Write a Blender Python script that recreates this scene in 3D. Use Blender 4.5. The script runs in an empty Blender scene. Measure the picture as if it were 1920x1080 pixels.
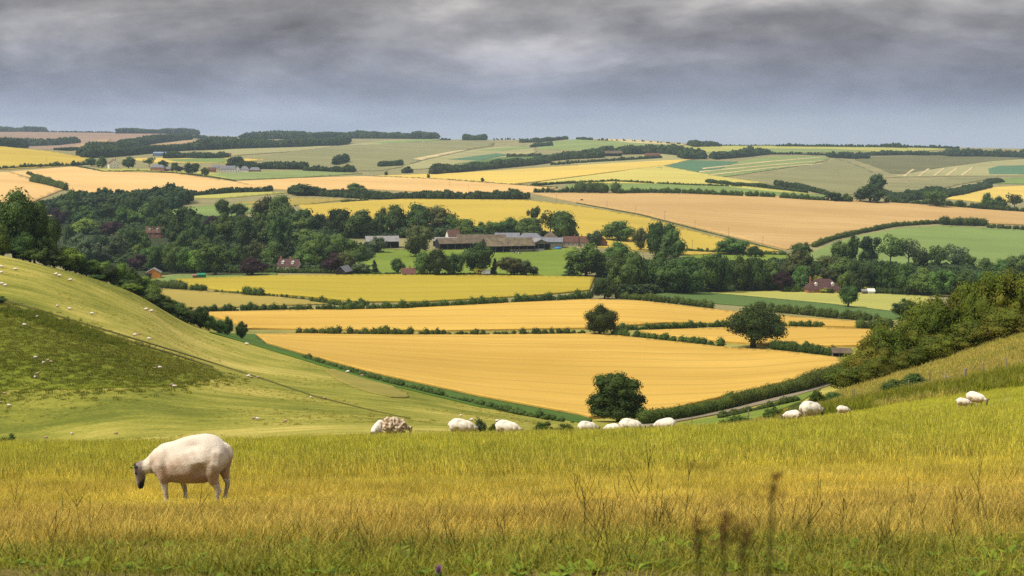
import bpy, bmesh, math, random
import numpy as np
from mathutils import Vector, Matrix
from mathutils.geometry import delaunay_2d_cdt
random.seed(7)
RNG = np.random.default_rng(11)
SC = bpy.context.scene
C = SC.collection
R = math.radians

# ------------------------------------------------------------------ camera, sky, sun, exposure
FPX = 1920 * 50 / 36
PITCH = math.atan((540 - 215) / FPX)
cam_d = bpy.data.cameras.new('camera')
cam_d.lens = 50; cam_d.sensor_width = 36
cam_d.clip_start = 0.1; cam_d.clip_end = 40000
cam_d.dof.use_dof = True; cam_d.dof.focus_distance = 32; cam_d.dof.aperture_fstop = 9
cam = bpy.data.objects.new('camera', cam_d); C.objects.link(cam)
cam.location = (0, 0, 0)
cam.rotation_euler = (math.pi / 2 - PITCH, 0, 0)
SC.camera = cam

SUN_EL, SUN_AZ = 57, -68          # azimuth measured from straight behind the camera towards the left
world = bpy.data.worlds.new('World'); SC.world = world
world.use_nodes = True
wt = world.node_tree; wt.nodes.clear()
def wn(t, **kw):
    n = wt.nodes.new(t)
    for k, v in kw.items(): setattr(n, k, v)
    return n
def wl(a, b): wt.links.new(a, b)
sky = wn('ShaderNodeTexSky'); sky.sky_type = 'NISHITA'; sky.sun_disc = False
sky.sun_elevation = R(SUN_EL); sky.sun_rotation = R(180 + SUN_AZ)
tc = wn('ShaderNodeTexCoord')
sep = wn('ShaderNodeSeparateXYZ'); wl(tc.outputs['Generated'], sep.inputs[0])
def wmath(op, a, b=None, clamp=False):
    n = wn('ShaderNodeMath', operation=op); n.use_clamp = clamp
    for i, v in enumerate((a, b)):
        if v is None: continue
        if isinstance(v, (int, float)): n.inputs[i].default_value = v
        else: wl(v, n.inputs[i])
    return n.outputs[0]
def wramp(fac, stops, interp='EASE'):
    n = wn('ShaderNodeValToRGB'); n.color_ramp.interpolation = interp
    e = n.color_ramp.elements
    while len(e) < len(stops): e.new(0.5)
    for i, (p, c) in enumerate(stops):
        e[i].position = p; e[i].color = (*c, 1)
    wl(fac, n.inputs[0]); return n.outputs[0]
elev = sep.outputs['Z']
mp = wn('ShaderNodeMapping'); wl(tc.outputs['Generated'], mp.inputs[0])
mp.inputs['Scale'].default_value = (1, 1, 3.2); mp.inputs['Location'].default_value = (0.93, 0.1, 0.05)
nz = wn('ShaderNodeTexNoise'); wl(mp.outputs[0], nz.inputs['Vector'])
nz.inputs['Scale'].default_value = 4.2; nz.inputs['Detail'].default_value = 7; nz.inputs['Roughness'].default_value = 0.52
nz.inputs['Distortion'].default_value = 0.35
mp2 = wn('ShaderNodeMapping'); wl(tc.outputs['Generated'], mp2.inputs[0])
mp2.inputs['Scale'].default_value = (1, 1, 2.2); mp2.inputs['Location'].default_value = (1.7, 0.4, 0.2)
nz2 = wn('ShaderNodeTexNoise'); wl(mp2.outputs[0], nz2.inputs['Vector'])
nz2.inputs['Scale'].default_value = 16; nz2.inputs['Detail'].default_value = 5; nz2.inputs['Roughness'].default_value = 0.55
wobv = wmath('ADD', elev, wmath('MULTIPLY', wmath('SUBTRACT', nz.outputs['Fac'], 0.5), 0.05))
v01 = wmath('MULTIPLY', wmath('ADD', wobv, 0.02), 10.0, True)
# the cloud deck: pale air at the horizon, a slate blue bank above it, then the grey broken base
base = wramp(v01, [(0.0, (.50, .53, .63)), (0.10, (.45, .485, .60)), (0.20, (.35, .39, .52)), (0.36, (.275, .305, .40)), (0.56, (.265, .278, .335)), (0.78, (.28, .275, .30)), (1.0, (.31, .297, .30))])
cl = wramp(nz.outputs['Fac'], [(0.36, (.54, .52, .54)), (0.455, (.77, .76, .78)), (0.52, (1.02, 1.02, 1.03)), (0.63, (1.62, 1.59, 1.55))])
fine = wramp(nz2.outputs['Fac'], [(0.3, (.78, .78, .80)), (0.7, (1.22, 1.22, 1.20))])
amt = wramp(wmath('MULTIPLY', wmath('ADD', elev, 0.02), 10.0, True), [(0.08, (.08,) * 3), (0.30, (.55,) * 3), (0.70, (1,) * 3)])
up = wramp(wmath('MULTIPLY', elev, 1.0, True), [(0.10, (1,) * 3), (0.75, (1.9, 1.92, 1.98))])
def wmix(kind, f, a, b):
    n = wn('ShaderNodeMix', data_type='RGBA', blend_type=kind)
    if isinstance(f, (int, float)): n.inputs[0].default_value = f
    else: wl(f, n.inputs[0])
    wl(a, n.inputs[6]); wl(b, n.inputs[7]); return n.outputs[2]
c1 = wmix('MULTIPLY', amt, base, cl)
c1 = wmix('MULTIPLY', amt, c1, fine)
c1 = wmix('MULTIPLY', 1.0, c1, up)
skyb = wn('ShaderNodeBackground'); wl(sky.outputs[0], skyb.inputs[0]); skyb.inputs[1].default_value = 0.05
clb = wn('ShaderNodeBackground'); wl(c1, clb.inputs[0])
clb.inputs[1].default_value = 0.66
ms = wn('ShaderNodeMixShader'); ms.inputs[0].default_value = 0.93
wl(skyb.outputs[0], ms.inputs[1]); wl(clb.outputs[0], ms.inputs[2])
wo = wn('ShaderNodeOutputWorld'); wl(ms.outputs[0], wo.inputs[0])

sun_d = bpy.data.lights.new('sun', 'SUN'); sun_d.energy = 2.75; sun_d.angle = R(10); sun_d.color = (1, .93, .80)
sun = bpy.data.objects.new('sun', sun_d); C.objects.link(sun)
_az = R(SUN_AZ)
sun_dir = Vector((math.sin(_az) * math.cos(R(SUN_EL)), -math.cos(_az) * math.cos(R(SUN_EL)), math.sin(R(SUN_EL))))
sun.rotation_euler = sun_dir.to_track_quat('Z', 'Y').to_euler()

SC.view_settings.view_transform = 'Standard'; SC.view_settings.look = 'None'
SC.view_settings.exposure = 0.78; SC.view_settings.gamma = 1; SC.view_settings.use_curve_mapping = False
SC.cycles.use_denoising = False
SC.cycles.max_bounces = 4; SC.cycles.diffuse_bounces = 2; SC.cycles.glossy_bounces = 1
SC.cycles.transmission_bounces = 2; SC.cycles.volume_bounces = 1; SC.cycles.transparent_max_bounces = 4

# ------------------------------------------------------------------ terrain: height over the valley
# each column is a line of sight on the map; (metres out, line of depression) pairs give the lie of the land along it
PROF = {
 -350: [(5,1090),(8,1030),(12,985),(16.5,955),(25,912),(38,868),(55,842),(80,880),(120,900),(170,870),(210,800),(260,650),(300,540),(350,460),(400,430),(450,470),(600,560),(750,545),(900,511),(1050,480),(1300,432),(1700,350),(2100,318),(2900,272),(3600,280),(5000,262),(7000,245),(8200,260)],
 0: [(5,1085),(8,1025),(12,978),(16.5,948),(25,906),(38,864),(55,838),(80,870),(120,890),(160,880),(200,830),(250,672),(300,568),(340,512),(370,478),(410,480),(450,512),(500,546),(600,562),(750,542),(900,511),(1050,479),(1300,432),(1700,347),(2100,318),(2900,275),(3600,281),(5000,262),(7000,247),(8200,260)],
 250: [(5,1082),(8,1022),(12,976),(16.5,946),(25,905),(38,863),(55,837),(80,868),(120,885),(160,855),(195,810),(250,700),(300,632),(350,582),(400,548),(450,560),(520,574),(600,574),(700,560),(850,520),(1000,488),(1200,440),(1500,393),(1800,352),(2100,320),(2600,300),(3200,285),(4500,264),(6500,250),(8000,262)],
 365: [(5,1081),(8,1021),(12,976),(16.5,946),(25,905),(38,862),(55,834),(80,859),(120,868),(160,840),(195,807),(250,728),(300,680),(350,647),(395,618),(430,611),(480,608),(560,606),(660,579),(740,550),(850,518),(1000,487),(1200,440),(1500,391),(1750,357),(2050,328),(2400,311),(3200,286),(4500,265),(6300,253),(8000,265)],
 480: [(5,1080),(8,1020),(12,975),(16.5,945),(25,904),(38,860),(55,830),(80,850),(120,852),(160,826),(195,800),(250,745),(300,712),(350,682),(410,647),(470,640),(560,627),(660,578),(740,548),(850,517),(1000,487),(1200,440),(1500,390),(1700,362),(2000,335),(2200,322),(2600,303),(3200,287),(4500,266),(6000,257),(8000,268)],
 700: [(5,1080),(8,1020),(12,975),(16.5,943),(25,901),(38,856),(55,824),(80,838),(120,836),(160,814),(200,793),(250,764),(300,735),(350,713),(400,690),(460,662),(560,627),(660,579),(720,566),(850,516),(1000,487),(1200,440),(1600,377),(1900,352),(2300,328),(3000,300),(4000,276),(5200,260),(7500,274)],
 950: [(5,1080),(8,1019),(12,974),(16.5,941),(25,898),(38,852),(55,820),(80,831),(120,830),(170,812),(220,798),(270,783),(300,772),(340,755),(400,716),(470,672),(560,627),(660,575),(720,562),(850,517),(1000,490),(1200,440),(1600,376),(1900,355),(2200,338),(2700,318),(3300,300),(4200,277),(5000,262),(7500,276)],
 1150: [(5,1079),(8,1017),(12,971),(16.5,938),(25,893),(38,847),(55,815),(80,826),(120,832),(200,822),(270,800),(330,779),(400,724),(470,676),(560,628),(670,568),(760,550),(850,522),(1000,490),(1200,445),(1500,395),(1750,365),(2000,345),(2500,320),(3100,295),(4000,272),(4700,261),(7500,278)],
 1350: [(5,1078),(8,1014),(12,967),(16.5,932),(25,886),(38,838),(55,805),(80,810),(120,815),(180,812),(250,798),(330,764),(400,722),(470,678),(540,645),(640,592),(750,562),(850,545),(1000,500),(1250,460),(1500,405),(1750,366),(2000,347),(2500,325),(3100,303),(3900,283),(4600,272),(7500,284)],
 1580: [(5,1077),(8,1010),(12,962),(16.5,926),(25,877),(38,826),(55,789),(80,778),(120,766),(150,752),(180,738),(220,740),(280,745),(330,733),(380,712),(440,680),(520,642),(620,602),(750,566),(850,548),(1000,502),(1250,463),(1500,415),(1800,373),(2100,357),(2600,335),(3200,312),(3900,287),(4600,274),(7500,286)],
 1750: [(5,1076),(8,1007),(12,958),(16.5,922),(25,871),(38,818),(55,778),(80,752),(110,735),(140,706),(165,688),(185,682),(230,716),(300,734),(380,708),(440,678),(520,642),(620,602),(750,567),(850,548),(1000,510),(1250,470),(1500,425),(1800,380),(2100,365),(2600,342),(3200,316),(3900,292),(4600,276),(7500,288)],
 1920: [(5,1075),(8,1004),(12,954),(16.5,918),(25,866),(38,812),(55,770),(80,730),(110,702),(140,664),(170,630),(200,626),(260,690),(330,708),(400,690),(480,650),(600,606),(750,568),(850,550),(1000,520),(1250,478),(1500,432),(1850,392),(2100,377),(2600,350),(3100,322),(3700,300),(4500,279),(7500,290)],
 2270: [(5,1072),(8,998),(12,946),(16.5,908),(25,852),(38,792),(55,742),(80,690),(110,645),(140,600),(170,560),(200,550),(260,620),(330,680),(400,690),(480,660),(600,615),(750,575),(850,556),(1000,530),(1250,490),(1500,445),(1850,405),(2100,388),(2600,360),(3100,332),(3700,308),(4500,284),(7500,292)],
}
CP, SP = math.cos(PITCH), math.sin(PITCH)
def pix_ray(px, py):
    u = (np.asarray(px, float) - 960) / FPX; v = (540 - np.asarray(py, float)) / FPX
    return u, CP + v * SP, -SP + v * CP
def py_slope(py):
    u, dy, dz = pix_ray(960, py); return dz / dy
def pchip(x, y, xn):
    x = np.asarray(x, float); y = np.asarray(y, float)
    h = np.diff(x); d = np.diff(y) / h
    m = np.zeros_like(y)
    for i in range(1, len(x) - 1):
        if d[i - 1] * d[i] > 0:
            w1 = 2 * h[i] + h[i - 1]; w2 = h[i] + 2 * h[i - 1]
            m[i] = (w1 + w2) / (w1 / d[i - 1] + w2 / d[i])
    m[0] = d[0]; m[-1] = d[-1]
    xn = np.clip(xn, x[0], x[-1])
    k = np.clip(np.searchsorted(x, xn) - 1, 0, len(x) - 2)
    t = (xn - x[k]) / h[k]
    return ((1 + 2 * t) * (1 - t) ** 2 * y[k] + t * (1 - t) ** 2 * h[k] * m[k]
            + t * t * (3 - 2 * t) * y[k + 1] + t * t * (t - 1) * h[k] * m[k + 1])
NU, NV = 420, 800
COLS = sorted(PROF)
LV = np.linspace(math.log(5), math.log(9500), NV)
U0, U1 = COLS[0], COLS[-1]
_T = []
for c in COLS:
    p = PROF[c]
    _T.append(pchip([math.log(q[0]) for q in p], [py_slope(q[1]) for q in p], LV))
_T = np.array(_T)
_UU = np.linspace(U0, U1, NU)
TAB = np.array([pchip(COLS, _T[:, j], _UU) for j in range(NV)]).T      # NU x NV of z / y
k5 = np.array([1, 4, 6, 4, 1]) / 16.0
for _ in range(10):                                                     # soften column seams
    P = np.pad(TAB, ((2, 2), (0, 0)), 'edge')
    TAB = sum(k5[i] * P[i:i + NU] for i in range(5))
def H(x, y):
    x = np.asarray(x, float); y = np.asarray(y, float)
    Y = np.clip(y, 5, 9400)
    u = np.clip((960 + FPX * 0.99 * x / Y - U0) / (U1 - U0) * (NU - 1), 0, NU - 1.001)
    v = np.clip((np.log(Y) - LV[0]) / (LV[-1] - LV[0]) * (NV - 1), 0, NV - 1.001)
    i = u.astype(int); j = v.astype(int); fu = u - i; fv = v - j
    s = (TAB[i, j] * (1 - fu) * (1 - fv) + TAB[i + 1, j] * fu * (1 - fv) + TAB[i, j + 1] * (1 - fu) * fv + TAB[i + 1, j + 1] * fu * fv)
    z = s * Y
    z = z + 0.17 * np.clip(1 - y / 5, 0, 1)
    amp = np.clip(Y / 120, 0, 1)
    z = z + 0.05 * amp * np.sin(x * .21 + .7 * np.sin(y * .13)) + 0.05 * amp * np.sin(y * .17 + x * .08)
    z = z + 0.018 * np.clip(2 - Y / 60, 0, 1) * (np.sin(x * 2.1 + np.sin(y * 1.3)) + np.sin(y * 1.9 + x * .9))
    return z
_YS = np.exp(np.linspace(math.log(5), math.log(9000), 1500))
def hit(px, py, near=0, far=9000):
    """where the sight line through this point of the photograph meets the land, as map x, y and distance"""
    u, dy, dz = pix_ray(px, py)
    a, t = float(u / dy), float(dz / dy)
    ys = _YS[(_YS >= near) & (_YS <= far)]
    g = t * ys - H(a * ys, ys)
    k = np.nonzero(g < 0)[0]
    if len(k) == 0:
        k = int(np.argmin(g / ys)); y = ys[k]
    else:
        k = int(k[0]); y = ys[k]
        if k > 0:
            y0, y1, g0, g1 = ys[k - 1], ys[k], g[k - 1], g[k]
            y = y0 + (y1 - y0) * g0 / (g0 - g1 + 1e-9)
    return a * y, y
def at(px, dist):
    u, dy, dz = pix_ray(px, 600); x = float(u / dy) * dist
    return x, dist
def Hs(x, y): return float(H(np.array([x]), np.array([y]))[0])

# ------------------------------------------------------------------ helpers
def tag(o, label=None, cat=None, group=None, kind=None):
    if label: o['label'] = label
    if cat: o['category'] = cat
    if group: o['group'] = group
    if kind: o['kind'] = kind
    return o
def mesh_np(name, V, F, mat=None, smooth=False, mats=None, mi=None):
    me = bpy.data.meshes.new(name)
    V = np.asarray(V, np.float32).reshape(-1, 3); F = np.asarray(F, np.int32)
    n, k = F.shape
    me.vertices.add(len(V)); me.vertices.foreach_set('co', V.ravel())
    me.loops.add(n * k); me.loops.foreach_set('vertex_index', F.ravel())
    me.polygons.add(n); me.polygons.foreach_set('loop_start', np.arange(0, n * k, k, dtype=np.int32))
    for m in (mats or ([mat] if mat else [])): me.materials.append(m)
    if mi is not None: me.polygons.foreach_set('material_index', np.asarray(mi, np.int32))
    me.polygons.foreach_set('use_smooth', np.full(n, smooth))
    me.update(calc_edges=True); me.validate(verbose=False)
    return me
def obj(name, me, parent=None, loc=None, rz=0, sc=None):
    o = bpy.data.objects.new(name, me); C.objects.link(o)
    if parent: o.parent = parent
    if loc is not None: o.location = loc
    if rz: o.rotation_euler = (0, 0, rz)
    if sc is not None: o.scale = sc if hasattr(sc, '__len__') else (sc, sc, sc)
    return o
def empty(name, loc, rz=0, sc=None):
    o = obj(name, None, None, loc, rz, sc); o.empty_display_size = 0.5; return o

def new_mat(name, rough=0.9):
    m = bpy.data.materials.new(name); m.use_nodes = True
    b = m.node_tree.nodes['Principled BSDF']
    b.inputs['Roughness'].default_value = rough
    b.inputs['Specular IOR Level'].default_value = 0.15
    return m, m.node_tree, b
def nn(nt, t, ins=None, **kw):
    n = nt.nodes.new(t)
    for k, v in kw.items(): setattr(n, k, v)
    for k, v in (ins or {}).items():
        if hasattr(v, 'default_value') or isinstance(v, bpy.types.NodeSocket): nt.links.new(v, n.inputs[k])
        else: n.inputs[k].default_value = v
    return n
def ramp(nt, fac, stops, interp='LINEAR'):
    n = nt.nodes.new('ShaderNodeValToRGB'); n.color_ramp.interpolation = interp
    e = n.color_ramp.elements
    while len(e) < len(stops): e.new(0.5)
    for i, (p, c) in enumerate(stops): e[i].position = p; e[i].color = (*c, 1)
    nt.links.new(fac, n.inputs[0]); return n.outputs[0]
def mixc(nt, f, a, b, kind='MIX'):
    n = nt.nodes.new('ShaderNodeMix'); n.data_type = 'RGBA'; n.blend_type = kind
    for i, v in ((0, f), (6, a), (7, b)):
        if isinstance(v, bpy.types.NodeSocket): nt.links.new(v, n.inputs[i])
        elif i == 0: n.inputs[0].default_value = v
        else: n.inputs[i].default_value = (*v, 1)
    return n.outputs[2]
def noise(nt, vec, scale, detail=4, rough=.55, stretch=None, rot=0):
    if stretch or rot:
        mpn = nn(nt, 'ShaderNodeMapping', {'Vector': vec, 'Scale': stretch or (1, 1, 1), 'Rotation': (0, 0, rot)}); vec = mpn.outputs[0]
    return nn(nt, 'ShaderNodeTexNoise', {'Vector': vec, 'Scale': scale, 'Detail': detail, 'Roughness': rough}).outputs['Fac']
def posn(nt): return nn(nt, 'ShaderNodeNewGeometry').outputs['Position']
def bump(nt, b, h, strength=.5, dist=.3):
    n = nn(nt, 'ShaderNodeBump', {'Height': h, 'Strength': strength, 'Distance': dist})
    nt.links.new(n.outputs[0], b.inputs['Normal'])
def sc3(c, k): return tuple(min(1, v * k) for v in c)

def flat_mat(name, c, rough=.85, var=.25, scale=1.5, c2=None):
    m, nt, b = new_mat(name, rough)
    tcn = nn(nt, 'ShaderNodeTexCoord').outputs['Object']
    f = noise(nt, tcn, scale, 5, .6)
    nt.links.new(ramp(nt, f, [(.25, sc3(c, 1 - var)), (.75, c2 or sc3(c, 1 + var))]), b.inputs['Base Color'])
    return m

# crop and pasture materials: broad mottling, drilled rows across the slope, tramlines, fine grain
def field_mat(name, c, c2=None, rot=0.0, rows=.25, tram=0.0, var=.18, scale=.012, grain=.12, patch=None):
    m, nt, b = new_mat(name, .95)
    p = posn(nt)
    c2 = c2 or tuple(v * (1 - var * 1.3) for v in c)
    f = noise(nt, p, scale, 6, .6, (1, 1, .3))
    f2 = noise(nt, p, .05, 5, .65, (.12, 1.6, 1), rot)
    f3 = noise(nt, p, .9, 4, .7)
    s = nn(nt, 'ShaderNodeMath', {0: f, 1: 1.0}, operation='MULTIPLY').outputs[0]
    s = nn(nt, 'ShaderNodeMath', {0: f2, 1: rows * 2.2, 2: s}, operation='MULTIPLY_ADD').outputs[0]
    s = nn(nt, 'ShaderNodeMath', {0: f3, 1: grain * 2.0, 2: s}, operation='MULTIPLY_ADD').outputs[0]
    mid = .5 + rows * 1.1 + grain
    w = .20 + rows * .25
    stops = [(0, c2), (1, c)]
    mr = nn(nt, 'ShaderNodeMapRange', {'Value': s, 'From Min': mid - w, 'From Max': mid + w}).outputs[0]
    col = ramp(nt, mr, stops)
    f4 = noise(nt, p, .006, 3, .5, (.5, 1.5, 1), rot + .3)
    col = mixc(nt, nn(nt, 'ShaderNodeMapRange', {'Value': f4, 'From Min': .38, 'From Max': .66, 'To Max': .55}).outputs[0], col, tuple(v * .82 for v in c2))
    if patch:
        g = noise(nt, p, patch[1], 5, .6)
        pf = nn(nt, 'ShaderNodeMapRange', {'Value': g, 'From Min': .52, 'From Max': .68}).outputs[0]
        pf = nn(nt, 'ShaderNodeMath', {0: pf, 1: patch[2]}, operation='MULTIPLY').outputs[0]
        col = mixc(nt, pf, col, patch[0])
    if tram:
        mpn = nn(nt, 'ShaderNodeMapping', {'Vector': p, 'Rotation': (0, 0, rot)}).outputs[0]
        wv = nn(nt, 'ShaderNodeTexWave', {'Vector': mpn, 'Scale': .314 / tram * 1.0, 'Distortion': 2.5, 'Detail': 2, 'Detail Scale': .06}, wave_type='BANDS', bands_direction='Y', wave_profile='SIN').outputs['Fac']
        wl_ = nn(nt, 'ShaderNodeMapRange', {'Value': wv, 'From Min': .95, 'From Max': .998}).outputs[0]
        wl2 = nn(nt, 'ShaderNodeMath', {0: wl_, 1: nn(nt, 'ShaderNodeMath', {0: f, 1: .95}, operation='MULTIPLY').outputs[0]}, operation='MULTIPLY').outputs[0]
        col = mixc(nt, wl2, col, sc3(c, .55))
    nt.links.new(col, b.inputs['Base Color'])
    bump(nt, b, f3, .35, .4)
    return m

# ------------------------------------------------------------------ the ground as one sheet to the horizon
def terrain():
    ys = np.concatenate([np.array([-40, -20, -8, -3, 0, 2, 4]), np.exp(np.linspace(math.log(5), math.log(9300), 520)), [14000, 20000]])
    w = np.linspace(-1, 1, 321)
    Yg, Wg = np.meshgrid(ys, w, indexing='ij')
    X = Wg * (25 + .62 * np.clip(Yg, 0, None))
    Z = H(X, Yg)
    far = Yg > 9400
    Z[far] = Z[far] - 500
    V = np.stack([X, Yg, Z], -1).reshape(-1, 3)
    nr, ncol = Yg.shape
    idx = np.arange(nr * ncol).reshape(nr, ncol)
    F = np.stack([idx[:-1, :-1], idx[:-1, 1:], idx[1:, 1:], idx[1:, :-1]], -1).reshape(-1, 4)
    m, nt, b = new_mat('downland_turf', .95)
    p = posn(nt)
    sx = nn(nt, 'ShaderNodeSeparateXYZ', {0: p})
    f = noise(nt, p, .02, 6, .6)
    fr = noise(nt, p, .16, 6, .72, (.35, 1.5, 1), .5)
    ff = noise(nt, p, 1.6, 5, .7)
    s = nn(nt, 'ShaderNodeMath', {0: fr, 1: .7, 2: f}, operation='MULTIPLY_ADD').outputs[0]
    s = nn(nt, 'ShaderNodeMath', {0: ff, 1: .5, 2: s}, operation='MULTIPLY_ADD').outputs[0]
    s = nn(nt, 'ShaderNodeMapRange', {'Value': s, 'From Min': .88, 'From Max': 1.32}).outputs[0]
    slope = ramp(nt, s, [(0, (.115, .135, .015)), (.35, (.21, .215, .028)), (.65, (.32, .29, .052)), (1, (.47, .395, .10))])
    downs = ramp(nt, s, [(0, (.175, .17, .075)), (.5, (.24, .22, .10)), (1, (.30, .26, .12))])
    fr2 = noise(nt, p, 3.5, 4, .7)
    nearc = ramp(nt, fr2, [(.3, (.09, .085, .02)), (.55, (.16, .125, .035)), (.75, (.25, .18, .055))])
    kd = nn(nt, 'ShaderNodeMapRange', {'Value': sx.outputs['Y'], 'From Min': 480, 'From Max': 700}).outputs[0]
    kn = nn(nt, 'ShaderNodeMapRange', {'Value': sx.outputs['Y'], 'From Min': 40, 'From Max': 62}).outputs[0]
    col = mixc(nt, kn, nearc, mixc(nt, kd, slope, downs))
    nt.links.new(col, b.inputs['Base Color'])
    bump(nt, b, ff, .5, .5)
    me = mesh_np('ground', V, F, m, True)
    o = obj('ground', me)
    tag(o, 'rolling chalk downland turf falling into the valley and rising to far hills', None, None, 'structure')
terrain()

FIELD_N = [0]
def dens(poly, step=14):
    out = []
    n = len(poly)
    for i in range(n):
        a, b2 = poly[i], poly[(i + 1) % n]
        k = max(1, int(math.hypot(b2[0] - a[0], (b2[1] - a[1]) * 4) / step))
        for j in range(k): out.append((a[0] + (b2[0] - a[0]) * j / k, a[1] + (b2[1] - a[1]) * j / k))
    return out
def smooth_poly(poly, it=1):
    for _ in range(it):
        q = []
        n = len(poly)
        for i in range(n):
            a, b2 = poly[i], poly[(i + 1) % n]
            q.append((a[0] * .75 + b2[0] * .25, a[1] * .75 + b2[1] * .25)); q.append((a[0] * .25 + b2[0] * .75, a[1] * .25 + b2[1] * .75))
        poly = q
    return poly
def inside(P, poly):
    x, y = P[:, 0], P[:, 1]; r = np.zeros(len(P), bool)
    n = len(poly); j = n - 1
    for i in range(n):
        xi, yi = poly[i]; xj, yj = poly[j]
        c = ((yi > y) != (yj > y)) & (x < (xj - xi) * (y - yi) / (yj - yi + 1e-12) + xi)
        r ^= c; j = i
    return r
def field(name, poly, mat, label, height=.3, near=0, far=9000, rnd=0):
    if rnd: poly = smooth_poly(poly, rnd)
    pts = [hit(px, py, near, far) for px, py in dens(poly)]
    q = []
    for p in pts:
        if not q or math.hypot(p[0] - q[-1][0], p[1] - q[-1][1]) > .5: q.append(p)
    pts = q
    FIELD_N[0] += 1
    # work in (angle, log distance) so the grid is even
    W = np.array([(p[0] / p[1] * 6, math.log(p[1])) for p in pts])
    lo, hi = W.min(0), W.max(0)
    st = .03
    gx = np.arange(lo[0] + st / 2, hi[0], st); gy = np.arange(lo[1] + st * .25, hi[1], st * .5)
    if len(gx) and len(gy):
        G = np.stack(np.meshgrid(gx, gy), -1).reshape(-1, 2); G = G[inside(G, W)]
    else: G = np.zeros((0, 2))
    n = len(W)
    A = [Vector(v) for v in W] + [Vector(v) for v in G]
    res = delaunay_2d_cdt(A, [], [list(range(n))], 1, 1e-6)
    V2 = np.array([(v.x, v.y) for v in res[0]])
    Y = np.exp(V2[:, 1]); X = V2[:, 0] / 6 * Y
    off = height + .02 + Y * 2.2e-4 + FIELD_N[0] % 7 * .012
    Z = H(X, Y) + off
    V = np.stack([X, Y, Z], -1)
    F = [list(f) for f in res[2]]
    edge = {}
    for f in F:
        for i in range(3):
            e = (f[i], f[(i + 1) % 3]); edge[e] = 1
    rim = [e for e in edge if (e[1], e[0]) not in edge]
    base_n = len(V)
    low = {}
    Vx = [tuple(v) for v in V]
    for a, b2 in rim:
        for v in (a, b2):
            if v not in low:
                low[v] = len(Vx); Vx.append((V[v][0], V[v][1], V[v][2] - off[v] - 1.0 - V[v][1] * 3e-4))
        F.append([b2, a, low[a], low[b2]])
    me = bpy.data.meshes.new(name); me.from_pydata(Vx, [], F); me.materials.append(mat); me.update()
    me.polygons.foreach_set('use_smooth', [i < len(res[2]) for i in range(len(me.polygons))])
    # face up
    if len(me.polygons) and me.polygons[0].normal.z < 0: me.flip_normals()
    o = obj(name, me)
    return tag(o, label, None, None, 'structure')

GOLD = field_mat('ripe_wheat_gold', (.60, .395, .085), (.46, .285, .048), rot=.05, rows=.5, tram=24)
GOLD2 = field_mat('pale_ripe_wheat', (.70, .475, .20), (.60, .385, .135), rot=-.1, rows=.25, tram=24)
TAN = field_mat('tan_barley', (.53, .36, .15), (.43, .275, .10), rot=.12, rows=.35, tram=24)
YEL = field_mat('yellow_barley', (.47, .36, .04), (.36, .29, .028), rot=-.05, rows=.4, tram=22)
YEL2 = field_mat('golden_yellow_barley', (.54, .395, .06), (.44, .33, .05), rot=.15, rows=.35, tram=24)
YELF = field_mat('far_yellow_barley', (.66, .48, .10), (.56, .42, .10), rot=.1, rows=.3, tram=30)
OLIVE = field_mat('dry_olive_hay', (.37, .285, .065), (.28, .23, .05), rot=.1, rows=.35)
PALE = field_mat('pale_cut_hay', (.44, .40, .10), (.33, .34, .08), rot=.05, rows=.3)
PAST = field_mat('bright_pasture', (.19, .25, .03), (.13, .19, .024), rows=.12, scale=.03)
PAST2 = field_mat('cool_green_pasture', (.20, .27, .075), (.16, .225, .06), rows=.15)
DEEP = field_mat('deep_green_margin', (.075, .14, .02), (.055, .11, .016), rows=.2)
MIDG = field_mat('mid_green_crop', (.11, .175, .045), (.085, .145, .035), rows=.25, tram=18)
TEAL = field_mat('blue_green_crop', (.095, .19, .10), (.08, .165, .085), rows=.2)
HOLL = field_mat('lush_hollow_turf', (.185, .215, .018), (.13, .16, .013), rows=.2, scale=.06, grain=.5, patch=((.20, .18, .03), .09, .55))
DOWN = field_mat('grey_green_downland', (.26, .245, .11), (.20, .20, .085), rows=.15, scale=.02)
DOWND = field_mat('olive_downland', (.16, .155, .065), (.12, .12, .05), rows=.15)
DOWNP = field_mat('pale_chalky_downland', (.36, .33, .15), (.29, .28, .12), rows=.25)
DOWNG = field_mat('green_downland', (.24, .29, .10), (.19, .25, .08), rows=.3)
STRAW = field_mat('straw_strip', (.56, .47, .25), (.46, .38, .18), rows=.3)
MAUVE = field_mat('far_mauve_fallow', (.33, .22, .15), (.26, .18, .12), rows=.2)
BROWNF = field_mat('far_brown_stubble', (.42, .29, .155), (.34, .23, .11), rows=.2)
TRACK = field_mat('trodden_track', (.13, .12, .03), (.09, .09, .02), rows=.1)
ROADM = field_mat('chalky_lane', (.30, .25, .17), (.22, .19, .12), rows=.2)
ROUGH = field_mat('rough_dry_grass', (.30, .25, .055), (.20, .185, .035), rows=.2, grain=.4, scale=.05)
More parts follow.
